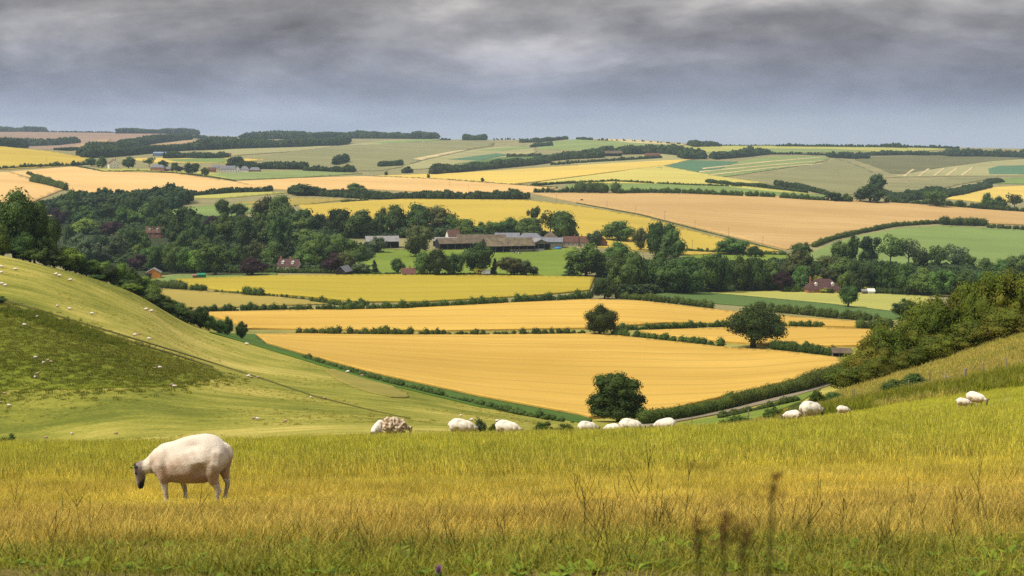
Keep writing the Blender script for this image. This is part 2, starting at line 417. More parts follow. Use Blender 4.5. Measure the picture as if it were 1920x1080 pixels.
# ------------------------------------------------------------------ fields and strips
B = 230   # anything beyond the near brow
field('wheat_field', [(480,629),(620,627),(800,629),(1000,627),(1115,627),(1200,636),(1360,653),(1470,661),(1570,673),(1582,683),(1555,700),(1215,780),(1105,786),(1085,780),(900,746),(700,702),(560,664),(500,646)], GOLD, 'wide ripe golden wheat field filling the valley floor below the brow', .55, 300)
field('wheat_field', [(372,588),(560,583),(800,577),(1000,568),(1110,563),(1200,566),(1350,583),(1500,597),(1635,607),(1650,617),(1470,611),(1250,607),(1120,617),(840,622),(600,620),(460,618),(430,604)], GOLD, 'long golden wheat field beyond the first hedge', .55, 450)
field('wheat_field', [(1200,622),(1360,617),(1480,615),(1640,620),(1640,650),(1480,652),(1330,641),(1225,630)], GOLD, 'small golden wheat field around the spreading oak', .55, 450)
field('barley_field', [(330,525),(520,518),(800,516),(1115,521),(1105,546),(1000,556),(800,567),(680,568),(560,557),(420,547),(345,537)], YEL, 'yellow green barley field in front of the farm', .55, 500)
field('hay_field', [(285,541),(420,549),(560,561),(655,570),(520,574),(390,579),(300,574)], OLIVE, 'dry olive hay field left of the yellow barley', .2, 480)
field('field_margin', [(392,624),(478,628),(500,646),(560,664),(700,702),(900,746),(1085,780),(1110,787),(1105,797),(1060,788),(900,764),(700,716),(585,681),(470,646)], DEEP, 'deep green grass margin along the lower edge of the wheat', .1, 280)
field('paddock', [(1320,549),(1500,543),(1745,556),(1745,594),(1560,571),(1400,556)], PALE, 'pale cut paddock in front of the brown roofed house', .12, 600)
field('crop_strip', [(1240,551),(1320,549),(1400,556),(1560,571),(1720,590),(1690,601),(1500,584),(1350,571),(1200,559)], MIDG, 'mid green crop strip below the pale paddock', .3, 600)
field('paddock', [(262,523),(330,516),(520,512),(520,519),(340,526),(285,533)], PAST2, 'rough green paddock around the orange shed', .1, 600)
field('pasture', [(660,516),(560,505),(545,470),(700,466),(800,470),(1080,464),(1110,500),(1085,519),(900,516)], PAST, 'bright green cow pasture below the barns', .1, 700)
field('barley_field', [(560,386),(680,378),(760,374),(990,376),(1080,386),(1200,406),(1330,442),(1465,472),(1290,480),(1100,462),(800,442),(600,432)], YEL2, 'broad golden yellow barley field rising behind the farm', .5, 1000)
field('barley_field', [(995,363),(1200,362),(1450,368),(1920,393),(1960,396),(1960,424),(1760,417),(1680,422),(1600,435),(1530,458),(1475,469),(1330,434),(1200,402),(1080,381)], TAN, 'huge tan barley field across the far side of the valley', .5, 1000)
field('green_field', [(1500,486),(1545,463),(1605,444),(1690,428),(1770,424),(1960,434),(1960,510),(1700,520),(1500,510)], PAST2, 'smooth green field on the slope at the right', .2, 900)
field('wheat_field', [(20,323),(140,313),(190,322),(330,326),(440,341),(500,352),(400,361),(250,370),(140,360),(90,342)], GOLD2, 'pale ripe wheat field on the left hill below the houses', .5, 1300)
field('wheat_field', [(-80,325),(18,323),(60,338),(120,356),(60,380),(-80,380)], GOLD2, 'wedge of pale wheat at the left edge beyond the hedge line', .5, 1300)
field('barley_field', [(-100,268),(0,275),(90,284),(170,297),(140,311),(0,319),(-100,322)], YEL2, 'bright yellow barley over the rounded hill at far left', .5, 1500)
field('wheat_field', [(445,341),(560,335),(690,331),(830,337),(960,347),(1045,353),(1000,362),(960,368),(700,356),(560,358),(505,355)], GOLD2, 'long pale wheat field across the middle distance', .5, 1500)
field('barley_field', [(690,331),(860,325),(1000,316),(1180,305),(1300,299),(1250,311),(1150,323),(1010,341),(960,346),(830,337)], YELF, 'golden strip of barley sloping down behind the pale wheat', .5, 1700)
field('barley_field', [(1012,342),(1150,324),(1240,311),(1340,330),(1440,344),(1300,346),(1100,344)], field_mat('pale_lime_barley', (.55, .48, .13), (.48, .42, .10), rot=.3), 'pale lime barley below the blue green crop', .4, 1700)
field('crop_field', [(1222,314),(1290,301),(1385,304),(1350,318),(1300,324)], TEAL, 'blue green root crop on the far slope', .3, 1900)
field('pasture', [(1060,347),(1250,343),(1380,352),(1340,358),(1160,358),(1060,353)], PAST2, 'narrow green pasture behind the hedge of the tan field', .15, 1600)
field('pasture', [(300,362),(440,354),(540,362),(420,372),(310,372)], PALE, 'pale strip of pasture with bales above the village wood', .12, 1200)
field('pasture', [(290,392),(420,384),(480,382),(470,400),(400,412),(300,416)], PAST2, 'green pasture glimpsed among the village trees', .12, 1000)
field('pasture', [(440,381),(560,371),(660,374),(560,386),(470,390)], OLIVE, 'olive hay strip above the village trees', .12, 1100)
# far downland patches
field('downland', [(440,300),(560,283),(640,272),(830,262),(960,268),(820,290),(740,320),(640,322),(540,306)], DOWN, 'grey green chalk down below the skyline wood', .1, 2200, rnd=1)
field('downland', [(640,274),(730,263),(835,261),(800,267),(700,272)], DOWNP, 'pale strip under the skyline wood', .2, 2500)
field('crop_strip', [(690,268),(780,262),(830,262),(800,266),(720,270)], DOWNG, 'green strip under the skyline wood', .3, 2500)
field('downland', [(735,318),(830,293),(920,276),(1000,273),(1010,288),(940,302),(800,318)], DOWNP, 'pale spur of down in the middle distance', .15, 2100, rnd=1)
field('crop_strip', [(840,300),(930,288),(955,291),(900,302)], TEAL, 'blue green strip on the pale spur', .3, 2100)
field('crop_strip', [(890,283),(980,274),(1000,278),(940,284)], DOWNG, 'green strip on top of the pale spur', .3, 2100)
field('crop_strip', [(775,298),(850,284),(880,281),(850,288),(790,301)], STRAW, 'straw coloured strip on the pale spur', .3, 2100)
field('crop_strip', [(850,308),(940,296),(1060,288),(1040,298),(960,308)], MIDG, 'green crop below the pale spur', .3, 2000)
field('downland', [(1000,270),(1080,262),(1270,270),(1290,280),(1100,282),(1010,280)], DOWNG, 'green upland pasture along the skyline', .15, 2300)
field('downland', [(1110,260),(1200,263),(1290,271),(1280,273),(1180,268)], STRAW, 'straw strip on the skyline', .3, 2600)
field('downland', [(1180,296),(1270,286),(1400,288),(1300,300),(1100,312),(1060,306)], DOWNP, 'pale pasture in front of the far farm', .15, 2000)
field('pasture', [(1280,274),(1420,270),(1660,275),(1800,280),(1700,285),(1500,287),(1300,288)], PALE, 'pale upland pasture below the right skyline hedge', .15, 2500)
field('pasture', [(1300,288),(1420,279),(1560,280),(1640,284),(1560,286),(1420,288)], DOWNG, 'green upland pasture on the right', .3, 2500)
field('downland', [(1290,330),(1380,304),(1440,294),(1560,292),(1545,305),(1440,320),(1350,334)], DOWNG, 'striped green hillside on the right', .15, 1900, rnd=1)
for k, (y0, y1) in enumerate([((322, 309)), ((316, 302)), ((329, 314))]):
    field('hay_swath', [(1310 + k * 6, y0), (1440, y1 + 1), (1550, y1 - 8), (1552, y1 - 7), (1440, y1 + 3), (1312 + k * 6, y0 + 2)], STRAW, 'pale hay swath across the striped green hillside', .4, 1900)
field('downland', [(1380,340),(1480,318),(1560,302),(1570,296),(1640,322),(1660,345),(1620,370),(1500,352)], DOWN, 'bare coombe side where cattle graze', .1, 1700, rnd=1)
field('downland', [(1590,296),(1720,292),(1920,290),(1920,300),(1780,312),(1680,330),(1640,312)], DOWND, 'dark olive head of the dry valley', .1, 1900, rnd=1)
field('downland', [(1660,333),(1760,316),(1860,303),(1930,298),(1930,330),(1780,331)], DOWNP, 'pale slope with chalk strips at the far right', .15, 1800)
for k, x in enumerate((1692, 1720, 1748, 1772, 1800)):
    field('chalk_strip', [(x, 331 - k * .4), (x + 18 + k, 318 - k), (x + 24 + k, 317.5 - k), (x + 7, 331 - k * .4)], STRAW, 'pale chalk strip running up the far right slope', .3, 1800)
field('crop_field', [(1853,317),(1872,312),(1960,310),(1960,328),(1855,327)], TEAL, 'blue green crop at the far right edge', .4, 1800)
field('downland', [(1660,350),(1780,334),(1870,334),(1800,346),(1700,372),(1660,372)], DOWN, 'brownish down behind the right hand copse', .1, 1500)
field('barley_field', [(1775,373),(1840,353),(1960,347),(1960,378),(1840,380)], YELF, 'yellow barley at the right beyond the tall trees', .5, 1500)
field('pasture', [(1860,345),(1890,334),(1960,330),(1960,346)], PAST2, 'green pasture at the far right edge', .15, 1500)
field('pasture', [(1285,352),(1330,343),(1450,358),(1550,367),(1540,374),(1450,370),(1290,362)], PAST2, 'green pasture dotted with white sheep', .15, 1500)
field('pasture', [(1285,340),(1330,340),(1540,366),(1450,360),(1330,347)], PALE, 'pale sheep pasture below the plantation', .2, 1500)
field('fallow', [(-60,250),(100,246),(350,252),(270,262),(150,292),(90,285),(0,272),(-60,272)], MAUVE, 'mauve brown fallow under the left skyline', .2, 3300)
field('fallow', [(100,284),(190,262),(210,262),(150,291)], BROWNF, 'brown stubble running down the left hillside', .5, 3200)
field('stubble', [(232,274),(300,266),(440,260),(440,270),(330,276)], BROWNF, 'brown stubble between the two belts of wood', .3, 3000)
field('stubble', [(380,284),(500,276),(640,274),(560,284),(440,292)], DOWNP, 'pale brown stubble under the skyline wood', .3, 2600)
field('crop_field', [(230,298),(320,296),(430,296),(500,300),(440,306),(300,306)], YELF, 'thin golden field behind the left houses', .3, 2150)
field('pasture', [(310,300),(400,297),(440,299),(420,306),(330,304)], PAST2, 'green paddock behind the left houses', .5, 2150)
field('pasture', [(180,317),(230,316),(330,319),(430,326),(440,338),(330,324),(195,321)], PALE, 'rough grass strip in front of the left houses', .15, 1700)
field('pasture', [(392,327),(470,323),(560,320),(680,326),(560,334),(440,338)], DOWNG, 'green allotments below the white houses', .3, 1700)
field('pasture', [(1280,475),(1360,474),(1480,478),(1480,492),(1280,496)], PAST, 'green gap between the trees right of the farm', .12, 900)
# the near left hillside
field('hollow_pasture', [(-60,568),(0,576),(40,582),(70,594),(110,600),(150,618),(200,629),(240,648),(290,655),(330,671),(380,684),(425,704),(400,712),(350,716),(300,726),(220,726),(150,731),(80,729),(0,732),(-60,731)], HOLL, 'lush dark green hollow in the left hillside', -.02, 140, 390, rnd=1)
TRK = [(-20, 555), (60, 577), (200, 619), (330, 658), (480, 706), (590, 743), (690, 768), (770, 786)]
field('sheep_track', TRK + [(x, y + 3.0 * (1 - i / 8)) for i, (x, y) in list(enumerate(TRK))[-2::-1]], TRACK, 'thin trodden track slanting down the left hillside', .03, 140, 420)
TRK2 = [(-20, 563), (60, 585), (200, 627), (330, 665), (400, 688)]
field('sheep_track', TRK2 + [(x, y + 2.2) for x, y in TRK2[::-1]], TRACK, 'second fainter track just above the dark hollow', .05, 140, 420)
field('rough_grass', [(600,690),(680,700),(760,735),(770,748),(720,745),(640,720)], ROUGH, 'patch of rough brown grass low on the left hillside', .06, 220, 460, rnd=1)
field('lane', [(1190,800),(1350,767),(1480,738),(1575,712),(1580,716),(1490,744),(1360,775),(1200,805)], ROADM, 'chalky lane running beside the trimmed hedge', .05, 230)
field('verge', [(1280,795),(1380,775),(1490,744),(1540,730),(1500,755),(1420,785),(1320,800)], PAST, 'green verge between the lane and the fence', .08, 190, 420)
# ------------------------------------------------------------------ foliage
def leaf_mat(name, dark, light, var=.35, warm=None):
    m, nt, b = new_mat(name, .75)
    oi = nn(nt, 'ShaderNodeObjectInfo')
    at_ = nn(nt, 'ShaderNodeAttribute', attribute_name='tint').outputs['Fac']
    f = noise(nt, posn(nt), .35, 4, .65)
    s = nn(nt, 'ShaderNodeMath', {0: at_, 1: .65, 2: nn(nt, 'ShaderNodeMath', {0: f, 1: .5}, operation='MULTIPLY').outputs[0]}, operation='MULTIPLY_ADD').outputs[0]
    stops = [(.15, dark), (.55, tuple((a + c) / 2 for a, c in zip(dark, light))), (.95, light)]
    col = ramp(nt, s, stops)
    if warm:
        col = mixc(nt, nn(nt, 'ShaderNodeMapRange', {'Value': noise(nt, posn(nt), .22, 3, .6), 'From Min': .45, 'From Max': .65}).outputs[0], col, warm)
    hsv = nn(nt, 'ShaderNodeHueSaturation', {'Color': col})
    nt.links.new(nn(nt, 'ShaderNodeMapRange', {'Value': oi.outputs['Random'], 'To Min': 1 - var, 'To Max': 1 + var}).outputs[0], hsv.inputs['Value'])
    r2 = nn(nt, 'ShaderNodeMath', {0: oi.outputs['Random'], 1: 7.31}, operation='MULTIPLY').outputs[0]
    r2 = nn(nt, 'ShaderNodeMath', {0: r2}, operation='FRACT').outputs[0]
    nt.links.new(nn(nt, 'ShaderNodeMapRange', {'Value': r2, 'To Min': .482, 'To Max': .518}).outputs[0], hsv.inputs['Hue'])
    out = nt.nodes['Material Output']
    tr = nn(nt, 'ShaderNodeBsdfTranslucent', {'Color': hsv.outputs[0]})
    mx = nn(nt, 'ShaderNodeMixShader', {0: .22})
    nt.links.new(hsv.outputs[0], b.inputs['Base Color'])
    nt.links.new(b.outputs[0], mx.inputs[1]); nt.links.new(tr.outputs[0], mx.inputs[2]); nt.links.new(mx.outputs[0], out.inputs[0])
    return m
L_DARK = leaf_mat('dark_green_leaves', (.030, .060, .014), (.098, .155, .032), .48)
L_MID = leaf_mat('mid_green_leaves', (.042, .082, .017), (.125, .195, .036), .45)
L_LIGHT = leaf_mat('light_green_leaves', (.07, .125, .018), (.18, .26, .038))
L_GREY = leaf_mat('grey_green_leaves', (.05, .08, .036), (.14, .185, .08))
L_PURP = leaf_mat('copper_beech_leaves', (.022, .011, .016), (.065, .03, .036), .2)
L_BRWN = leaf_mat('bronze_green_leaves', (.050, .060, .018), (.135, .145, .042))
L_CONI = leaf_mat('blue_green_needles', (.020, .042, .018), (.060, .10, .040), .2)
L_THORN = leaf_mat('hawthorn_leaves', (.038, .062, .007), (.15, .19, .018), .25, (.14, .13, .016))
L_BRAM = leaf_mat('bramble_leaves', (.035, .065, .014), (.11, .165, .035), .25)
L_LIME = leaf_mat('yellow_green_leaves', (.20, .22, .03), (.42, .40, .06), .15)
L_HEDGE = leaf_mat('hedge_leaves', (.030, .055, .010), (.105, .15, .026), .25)
L_HEDGE2 = leaf_mat('trimmed_hedge_leaves', (.050, .078, .012), (.125, .165, .026), .15)
L_OAK = leaf_mat('deep_green_field_tree_leaves', (.020, .038, .008), (.070, .105, .018), .15)
L_FAR = leaf_mat('far_wood_leaves', (.026, .050, .018), (.085, .13, .040), .3)
BARK = flat_mat('bark', (.075, .058, .04), .95, .4, 4)

def lobes_for(kind, rng):
    L = []
    if kind == 'conifer':
        for k in range(26):
            z = .1 + .86 * (k / 25) ** .9; w = .46 * (1 - (z - .06)) + .03
            a = rng.random() * 6.28; r = w * .55
            L.append((math.cos(a) * w * .5, math.sin(a) * w * .5, z, r, r, .075))
        return L
    if kind == 'dome':
        for k in range(46):
            z = .10 + .80 * rng.random() ** .85; w = .42 * math.sqrt(max(.05, 1 - ((z - .42) / .60) ** 2)); a = rng.random() * 6.28; q = .55 + .45 * rng.random()
            r = .085 + .085 * rng.random()
            L.append((math.cos(a) * w * q, math.sin(a) * w * q, z, r, r, r * .9))
        L.append((0, 0, .45, .38, .38, .38)); L.append((0, 0, .26, .36, .36, .22))
        for k in range(14):
            a = k * .449; L.append((math.cos(a) * .34, math.sin(a) * .34, .16 + .08 * rng.random(), .11, .11, .12))
        A = np.array(L); lo = (A[:, :3] - A[:, 3:]).min(0); hi = (A[:, :3] + A[:, 3:]).max(0)
        kk = np.array([1 / (hi[0] - lo[0]), 1 / (hi[1] - lo[1]), .97 / (hi[2] - lo[2])]); cen = np.array([(hi[0] + lo[0]) / 2, (hi[1] + lo[1]) / 2, lo[2]])
        A[:, :3] = (A[:, :3] - cen) * kk + np.array([0, 0, .03]); A[:, 3:] *= kk
        return [tuple(a) for a in A]
    if kind == 'column':
        for k in range(14):
            z = .12 + .78 * k / 13; w = .30 * math.sin(math.pi * min(.97, (z * .85 + .12)))
            a = rng.random() * 6.28
            L.append((math.cos(a) * w * .5, math.sin(a) * w * .5, z, .3, .3, .12))
        return L
    n, zc, rz, rmin, rmax = {'round': (26, .53, .45, .13, .23), 'low': (30, .48, .50, .09, .24), 'tall': (26, .55, .45, .12, .2),
                             'airy': (15, .66, .33, .09, .16), 'spread': (22, .60, .38, .12, .21), 'pine': (9, .78, .2, .10, .16)}[kind]
    for k in range(n):
        d = rng.normal(size=3); d /= np.linalg.norm(d)
        rr = rng.random() ** .33
        r = rmin + (rmax - rmin) * rng.random()
        # fuller shoulders and a slightly flattened underside
        c = np.array([d[0] * rr * (.5 - r * .85), d[1] * rr * (.5 - r * .85), zc + d[2] * rr * (rz - r * .8)])
        if kind == 'low' and c[2] < .25: c[2] = .2
        L.append((c[0], c[1], c[2], r, r, r * (.82 + .2 * rng.random())))
    # fit the heap into a unit box: half a unit each way across, its foot near the ground unless the kind shows its stem
    z0 = {'airy': .30, 'pine': .55, 'spread': .17}.get(kind, .03)
    A = np.array(L); lo = (A[:, :3] - A[:, 3:]).min(0); hi = (A[:, :3] + A[:, 3:]).max(0)
    k = np.array([1 / (hi[0] - lo[0]), 1 / (hi[1] - lo[1]), (1 - z0) / (hi[2] - lo[2])])
    cen = np.array([(hi[0] + lo[0]) / 2, (hi[1] + lo[1]) / 2, lo[2]])
    A[:, :3] = (A[:, :3] - cen) * k + np.array([0, 0, z0]); A[:, 3:] *= k
    return [tuple(a) for a in A]
def ico(sub=1):
    bm = bmesh.new(); bmesh.ops.create_icosphere(bm, subdivisions=sub, radius=1)
    V = np.array([v.co for v in bm.verts]); F = np.array([[v.index for v in f.verts] for f in bm.faces]); bm.free(); return V, F
ICO1 = ico(1); ICO2 = ico(2)
def leaves_on(L, n, leaf, rng, core=.8, cull=.7, aspect=(1, 1, 1), floor=None, wild=.36):
    """leaf-sized faces spread over a heap of lobes; returns verts, quads (the core triangles are quads with a repeated corner) and a tint per vertex"""
    L = np.array(L); A = (L[:, 3] * L[:, 4] + L[:, 3] * L[:, 5] + L[:, 4] * L[:, 5]); pick = rng.choice(len(L), size=n, p=A / A.sum())
    d = rng.normal(size=(n, 3)); d /= np.linalg.norm(d, axis=1)[:, None]
    c = L[pick, :3]; r = L[pick, 3:6]
    rad = (.80 + .30 * rng.random(n) ** .8)[:, None]
    p = c + d * r * rad
    keep = np.ones(n, bool)
    for k in range(len(L)):
        q = (p - L[k, :3]) / L[k, 3:6]
        keep &= ~((np.einsum('ij,ij->i', q, q) < cull * cull) & (pick != k))
    if floor is not None: keep &= p[:, 2] > floor
    p, d, pick = p[keep], d[keep], pick[keep]; n = len(p)
    nr = d / r[keep]; nr /= np.linalg.norm(nr, axis=1)[:, None]
    nr = nr + rng.normal(size=(n, 3)) * wild + np.array([0, 0, .25]); nr /= np.linalg.norm(nr, axis=1)[:, None]
    t = np.cross(nr, rng.normal(size=(n, 3))); t /= np.linalg.norm(t, axis=1)[:, None] + 1e-9
    b2 = np.cross(nr, t)
    s = (leaf * (.6 + .8 * rng.random(n)))[:, None]
    inv = 1.0 / np.array(aspect)
    q = [p + (t * a + b2 * e * .75) * s * .5 * inv for a, e in ((-1, -.5), (.2, -1), (1, .4), (-.2, 1))]
    V = np.stack(q, 1).reshape(-1, 3); F = np.arange(4 * n).reshape(-1, 4)
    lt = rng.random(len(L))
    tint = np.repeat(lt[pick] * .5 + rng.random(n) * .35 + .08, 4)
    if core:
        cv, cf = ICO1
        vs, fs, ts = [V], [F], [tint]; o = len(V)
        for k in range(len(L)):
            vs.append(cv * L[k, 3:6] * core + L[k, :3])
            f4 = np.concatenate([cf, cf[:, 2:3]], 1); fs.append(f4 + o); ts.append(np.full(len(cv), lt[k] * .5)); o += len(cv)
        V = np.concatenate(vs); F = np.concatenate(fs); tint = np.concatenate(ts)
        if floor is not None: V[:, 2] = np.maximum(V[:, 2], floor)
    return V, F, tint
def foliage_mesh(name, V, F, tint, mat):
    # quads and triangles
    me = bpy.data.meshes.new(name)
    tri = F[:, 2] == F[:, 3]
    cnt = np.where(tri, 3, 4).astype(np.int32)
    loops = np.concatenate([F[~tri].ravel(), F[tri][:, :3].ravel()]).astype(np.int32)
    cnt = np.concatenate([np.full((~tri).sum(), 4), np.full(tri.sum(), 3)]).astype(np.int32)
    st = np.concatenate([[0], np.cumsum(cnt)[:-1]]).astype(np.int32)
    me.vertices.add(len(V)); me.vertices.foreach_set('co', np.asarray(V, np.float32).ravel())
    me.loops.add(len(loops)); me.loops.foreach_set('vertex_index', loops)
    me.polygons.add(len(cnt)); me.polygons.foreach_set('loop_start', st)
    a = me.attributes.new('tint', 'FLOAT', 'POINT'); a.data.foreach_set('value', np.asarray(tint, np.float32))
    me.materials.append(mat); me.update(calc_edges=True)
    return me
def tube(path, rad, seg=7, cap=True):
    """rings along a path; returns verts and faces (quads, caps as fans of quads)"""
    P = np.array(path, float); n = len(P); V = []; F = []
    for i in range(n):
        t = P[min(i + 1, n - 1)] - P[max(i - 1, 0)]; t /= np.linalg.norm(t) + 1e-9
        u = np.cross(t, [0.31, .95, .05] if abs(t[1]) < .9 else [1, 0, 0]); u /= np.linalg.norm(u) + 1e-9
        w = np.cross(t, u)
        for k in range(seg):
            a = 2 * math.pi * k / seg
            V.append(P[i] + rad[i] * (math.cos(a) * u + math.sin(a) * w))
    for i in range(n - 1):
        for k in range(seg):
            F.append([i * seg + k, i * seg + (k + 1) % seg, (i + 1) * seg + (k + 1) % seg, (i + 1) * seg + k])
    return V, F
def join(parts):
    V, F, o = [], [], 0
    for v, f in parts:
        V += [tuple(x) for x in v]; F += [[i + o for i in q] for q in f]; o += len(v)
    return V, F
def trunk_mesh(kind, L, rng):
    top = {'airy': .72, 'pine': .85, 'spread': .5, 'conifer': .85}.get(kind, .5)
    r0 = {'spread': .045, 'pine': .022, 'airy': .026}.get(kind, .032)
    path = [(0, 0, -.06), (0, 0, .02), (.008, -.004, .15), (-.01, .01, top * .7), (.01, 0, top)]
    parts = [tube(path, [r0 * 1.5, r0 * 1.15, r0, r0 * .75, r0 * .35], 8)]
    idx = list(range(len(L))); rng.shuffle(idx)
    for k in idx[:7]:
        c = np.array(L[k][:3]); s = np.array([0, 0, min(top * .9, max(.12, c[2] * .55))]); m = (s + c) / 2 + np.array([0, 0, -.03])
        parts.append(tube([s, m, c], [r0 * .5, r0 * .33, r0 * .14], 5))
    V, F = join(parts)
    me = bpy.data.meshes.new('trunk'); me.from_pydata(V, [], F); me.materials.append(BARK); me.update(); return me
CROWN = {}
def crown(kind, var, mat, n=2000, leaf=.055):
    key = (kind, var, mat.name, n)
    if key not in CROWN:
        rng = np.random.default_rng(sum(map(ord, kind)) * 13 + var * 101 + 5)
        L = lobes_for(kind, rng)
        core = None if kind in ('airy', 'pine') else .74
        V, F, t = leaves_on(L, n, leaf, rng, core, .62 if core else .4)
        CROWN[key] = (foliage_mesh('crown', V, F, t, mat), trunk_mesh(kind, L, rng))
    return CROWN[key]
KIND = {'g': ('round', L_DARK), 'm': ('round', L_MID), 'l': ('round', L_LIGHT), 'p': ('low', L_PURP), 'b': ('tall', L_BRWN), 'c': ('conifer', L_CONI),
        'G': ('tall', L_DARK), 'M': ('tall', L_MID), 'a': ('airy', L_GREY), 'A': ('airy', L_DARK), 's': ('low', L_DARK), 'S': ('low', L_MID), 'n': ('pine', L_CONI),
        'k': ('column', L_DARK), 'e': ('low', L_GREY), 'y': ('low', L_LIME), 'd': ('spread', L_DARK), 'h': ('round', L_THORN), 'B': ('low', L_BRAM), 'T': ('low', L_LIGHT), 'q': ('round', L_OAK), 'o': ('dome', L_OAK), 'O': ('spread', L_OAK), 'H': ('low', L_HEDGE)}
TREES = [0]
def tree(x0, x1, top, base, k, label, name=None, group=None, dist=None, n=2000, leaf=.055, near=0, cat='tree', grow=1.0, rz=None):
    xm = (x0 + x1) / 2
    if dist: x, y = at(xm, dist)
    else: x, y = hit(xm, base, near)
    d = y
    w = (x1 - x0) * d / FPX * (1.04 * grow if dist else grow)
    z = Hs(x, y)
    # the crown's own top fixes the height, measured from the ground that carries it
    u, dy, dz = pix_ray(xm, top); h = float(dz / dy) * d - z
    kind, mat = KIND[k]
    TREES[0] += 1
    c, t = crown(kind, TREES[0] % 4, mat, n, leaf)
    nm = name or {'c': 'conifer_tree', 'n': 'pine_tree', 'p': 'copper_beech', 'k': 'columnar_tree'}.get(k, 'broadleaf_tree')
    e = empty(nm, (x, y, z), 0)
    tag(e, label, cat, group)
    rz = random.random() * 6.28 if rz is None else rz
    for pn, me in (('crown', c), ('trunk', t)):
        o = obj(pn, me, e); o.rotation_euler = (0, 0, rz); o.scale = (w, w, h)
    return e

# geometry-node scatter for what nobody could count
def scatter(name, srcs, pts, rot, scl, label, idx=None):
    coll = bpy.data.collections.new(name + '_sources')
    for i, (me) in enumerate(srcs):
        so = bpy.data.objects.new('%s_source_%02d' % (name, i), me); coll.objects.link(so)
    me = bpy.data.meshes.new(name); n = len(pts)
    me.vertices.add(n); me.vertices.foreach_set('co', np.asarray(pts, np.float32).ravel())
    for an, arr in (('rot', rot), ('scl', scl)):
        a = me.attributes.new(an, 'FLOAT_VECTOR', 'POINT'); a.data.foreach_set('vector', np.asarray(arr, np.float32).ravel())
    a = me.attributes.new('pick', 'INT', 'POINT'); a.data.foreach_set('value', np.asarray(RNG.integers(0, len(srcs), n) if idx is None else idx, np.int32))
    o = obj(name, me)
    ng = bpy.data.node_groups.new(name, 'GeometryNodeTree')
    ng.interface.new_socket('Geometry', in_out='INPUT', socket_type='NodeSocketGeometry')
    ng.interface.new_socket('Geometry', in_out='OUTPUT', socket_type='NodeSocketGeometry')
    gi = ng.nodes.new('NodeGroupInput'); go = ng.nodes.new('NodeGroupOutput')
    ci = ng.nodes.new('GeometryNodeCollectionInfo'); ci.inputs['Collection'].default_value = coll
    ci.inputs['Separate Children'].default_value = True; ci.inputs['Reset Children'].default_value = True
    ip = ng.nodes.new('GeometryNodeInstanceOnPoints'); ip.inputs['Pick Instance'].default_value = True
    def na(nm, t):
        q = ng.nodes.new('GeometryNodeInputNamedAttribute'); q.data_type = t; q.inputs['Name'].default_value = nm
        return [s for s in q.outputs if s.enabled][0]
    ng.links.new(gi.outputs[0], ip.inputs['Points']); ng.links.new(ci.outputs[0], ip.inputs['Instance'])
    ng.links.new(na('rot', 'FLOAT_VECTOR'), ip.inputs['Rotation']); ng.links.new(na('scl', 'FLOAT_VECTOR'), ip.inputs['Scale'])
    ng.links.new(na('pick', 'INT'), ip.inputs['Instance Index'])
    ng.links.new(ip.outputs[0], go.inputs[0])
    md = o.modifiers.new('scatter', 'NODES'); md.node_group = ng
    return tag(o, label, None, None, 'stuff')
def poly_m(pts, near=0, far=9000, step=8):
    q = []
    for i in range(len(pts) - 1):
        k = max(1, int(abs(pts[i + 1][0] - pts[i][0]) / step) + int(abs(pts[i + 1][1] - pts[i][1]) / 3))
        for j in range(k): q.append([pts[i][m] + (pts[i + 1][m] - pts[i][m]) * j / k for m in (0, 1)])
    q.append(list(pts[-1]))
    return np.array([hit(a, b, near, far) for a, b in q])
def along(P, spacing, rng, jit=.3):
    seg = np.linalg.norm(np.diff(P, axis=0), axis=1); cum = np.concatenate([[0], np.cumsum(seg)]); n = max(2, int(cum[-1] / spacing))
    t = (np.arange(n) + .5 + rng.uniform(-jit, jit, n)) / n * cum[-1]
    return np.stack([np.interp(t, cum, P[:, 0]), np.interp(t, cum, P[:, 1])], 1)
def hedge(pts, w, h, label, mat=None, leaf=.45, near=0, far=9000, gap=0.0, var=.35, name='hedge', per=26, cat='hedge', group=None, smooth=False):
    """one hedge: bushy lobes in a row along the line, w across and h high in metres"""
    rng = np.random.default_rng(int(abs(pts[0][0] * 7 + pts[0][1] * 13)) + 3)
    P = poly_m(pts, near, far)
    Q = along(P, w * .5, rng)
    L = []
    for x, y in Q:
        if rng.random() < gap * .5 + gap * .5 * math.sin(x * .08) : continue
        s = 1 + var * rng.normal() * .6 if not smooth else 1 + .07 * rng.normal()
        s = min(1.8, max(.45, s)); z = Hs(x, y)
        r = w * .5 * (.85 + .3 * rng.random()) * (.6 + .4 * s)
        if smooth: L.append((x, y, z + h * .48 * s, r, r, h * .54 * s))
        else: L.append((x + rng.normal() * w * .12, y + rng.normal() * w * .12, z + h * .42 * s, r, r, h * .56 * s))
    x0, y0 = P[len(P) // 2]; z0 = Hs(x0, y0)
    L = [(a - x0, b - y0, c - z0, *r) for a, b, c, *r in L]
    A = sum(2 * 3.14 * l[3] * l[5] for l in L)
    n = int(min(14000, max(300, A / (leaf * leaf) * 1.3)))
    V, F, t = leaves_on(L, n, leaf, rng, .86, .7)
    o = obj(name, foliage_mesh('hedge', V, F, t, mat or L_HEDGE), None, (x0, y0, z0))
    return tag(o, label, cat, group)
_rw = np.random.default_rng(77)
WOODS = []
for k in range(4):
    L = lobes_for(('round', 'tall', 'low', 'round')[k], np.random.default_rng(k + 40))
    V, F, t = leaves_on(L, 420, .13, np.random.default_rng(k), .80, .6)
    WOODS.append(foliage_mesh('far_tree', V, F, t, L_FAR))
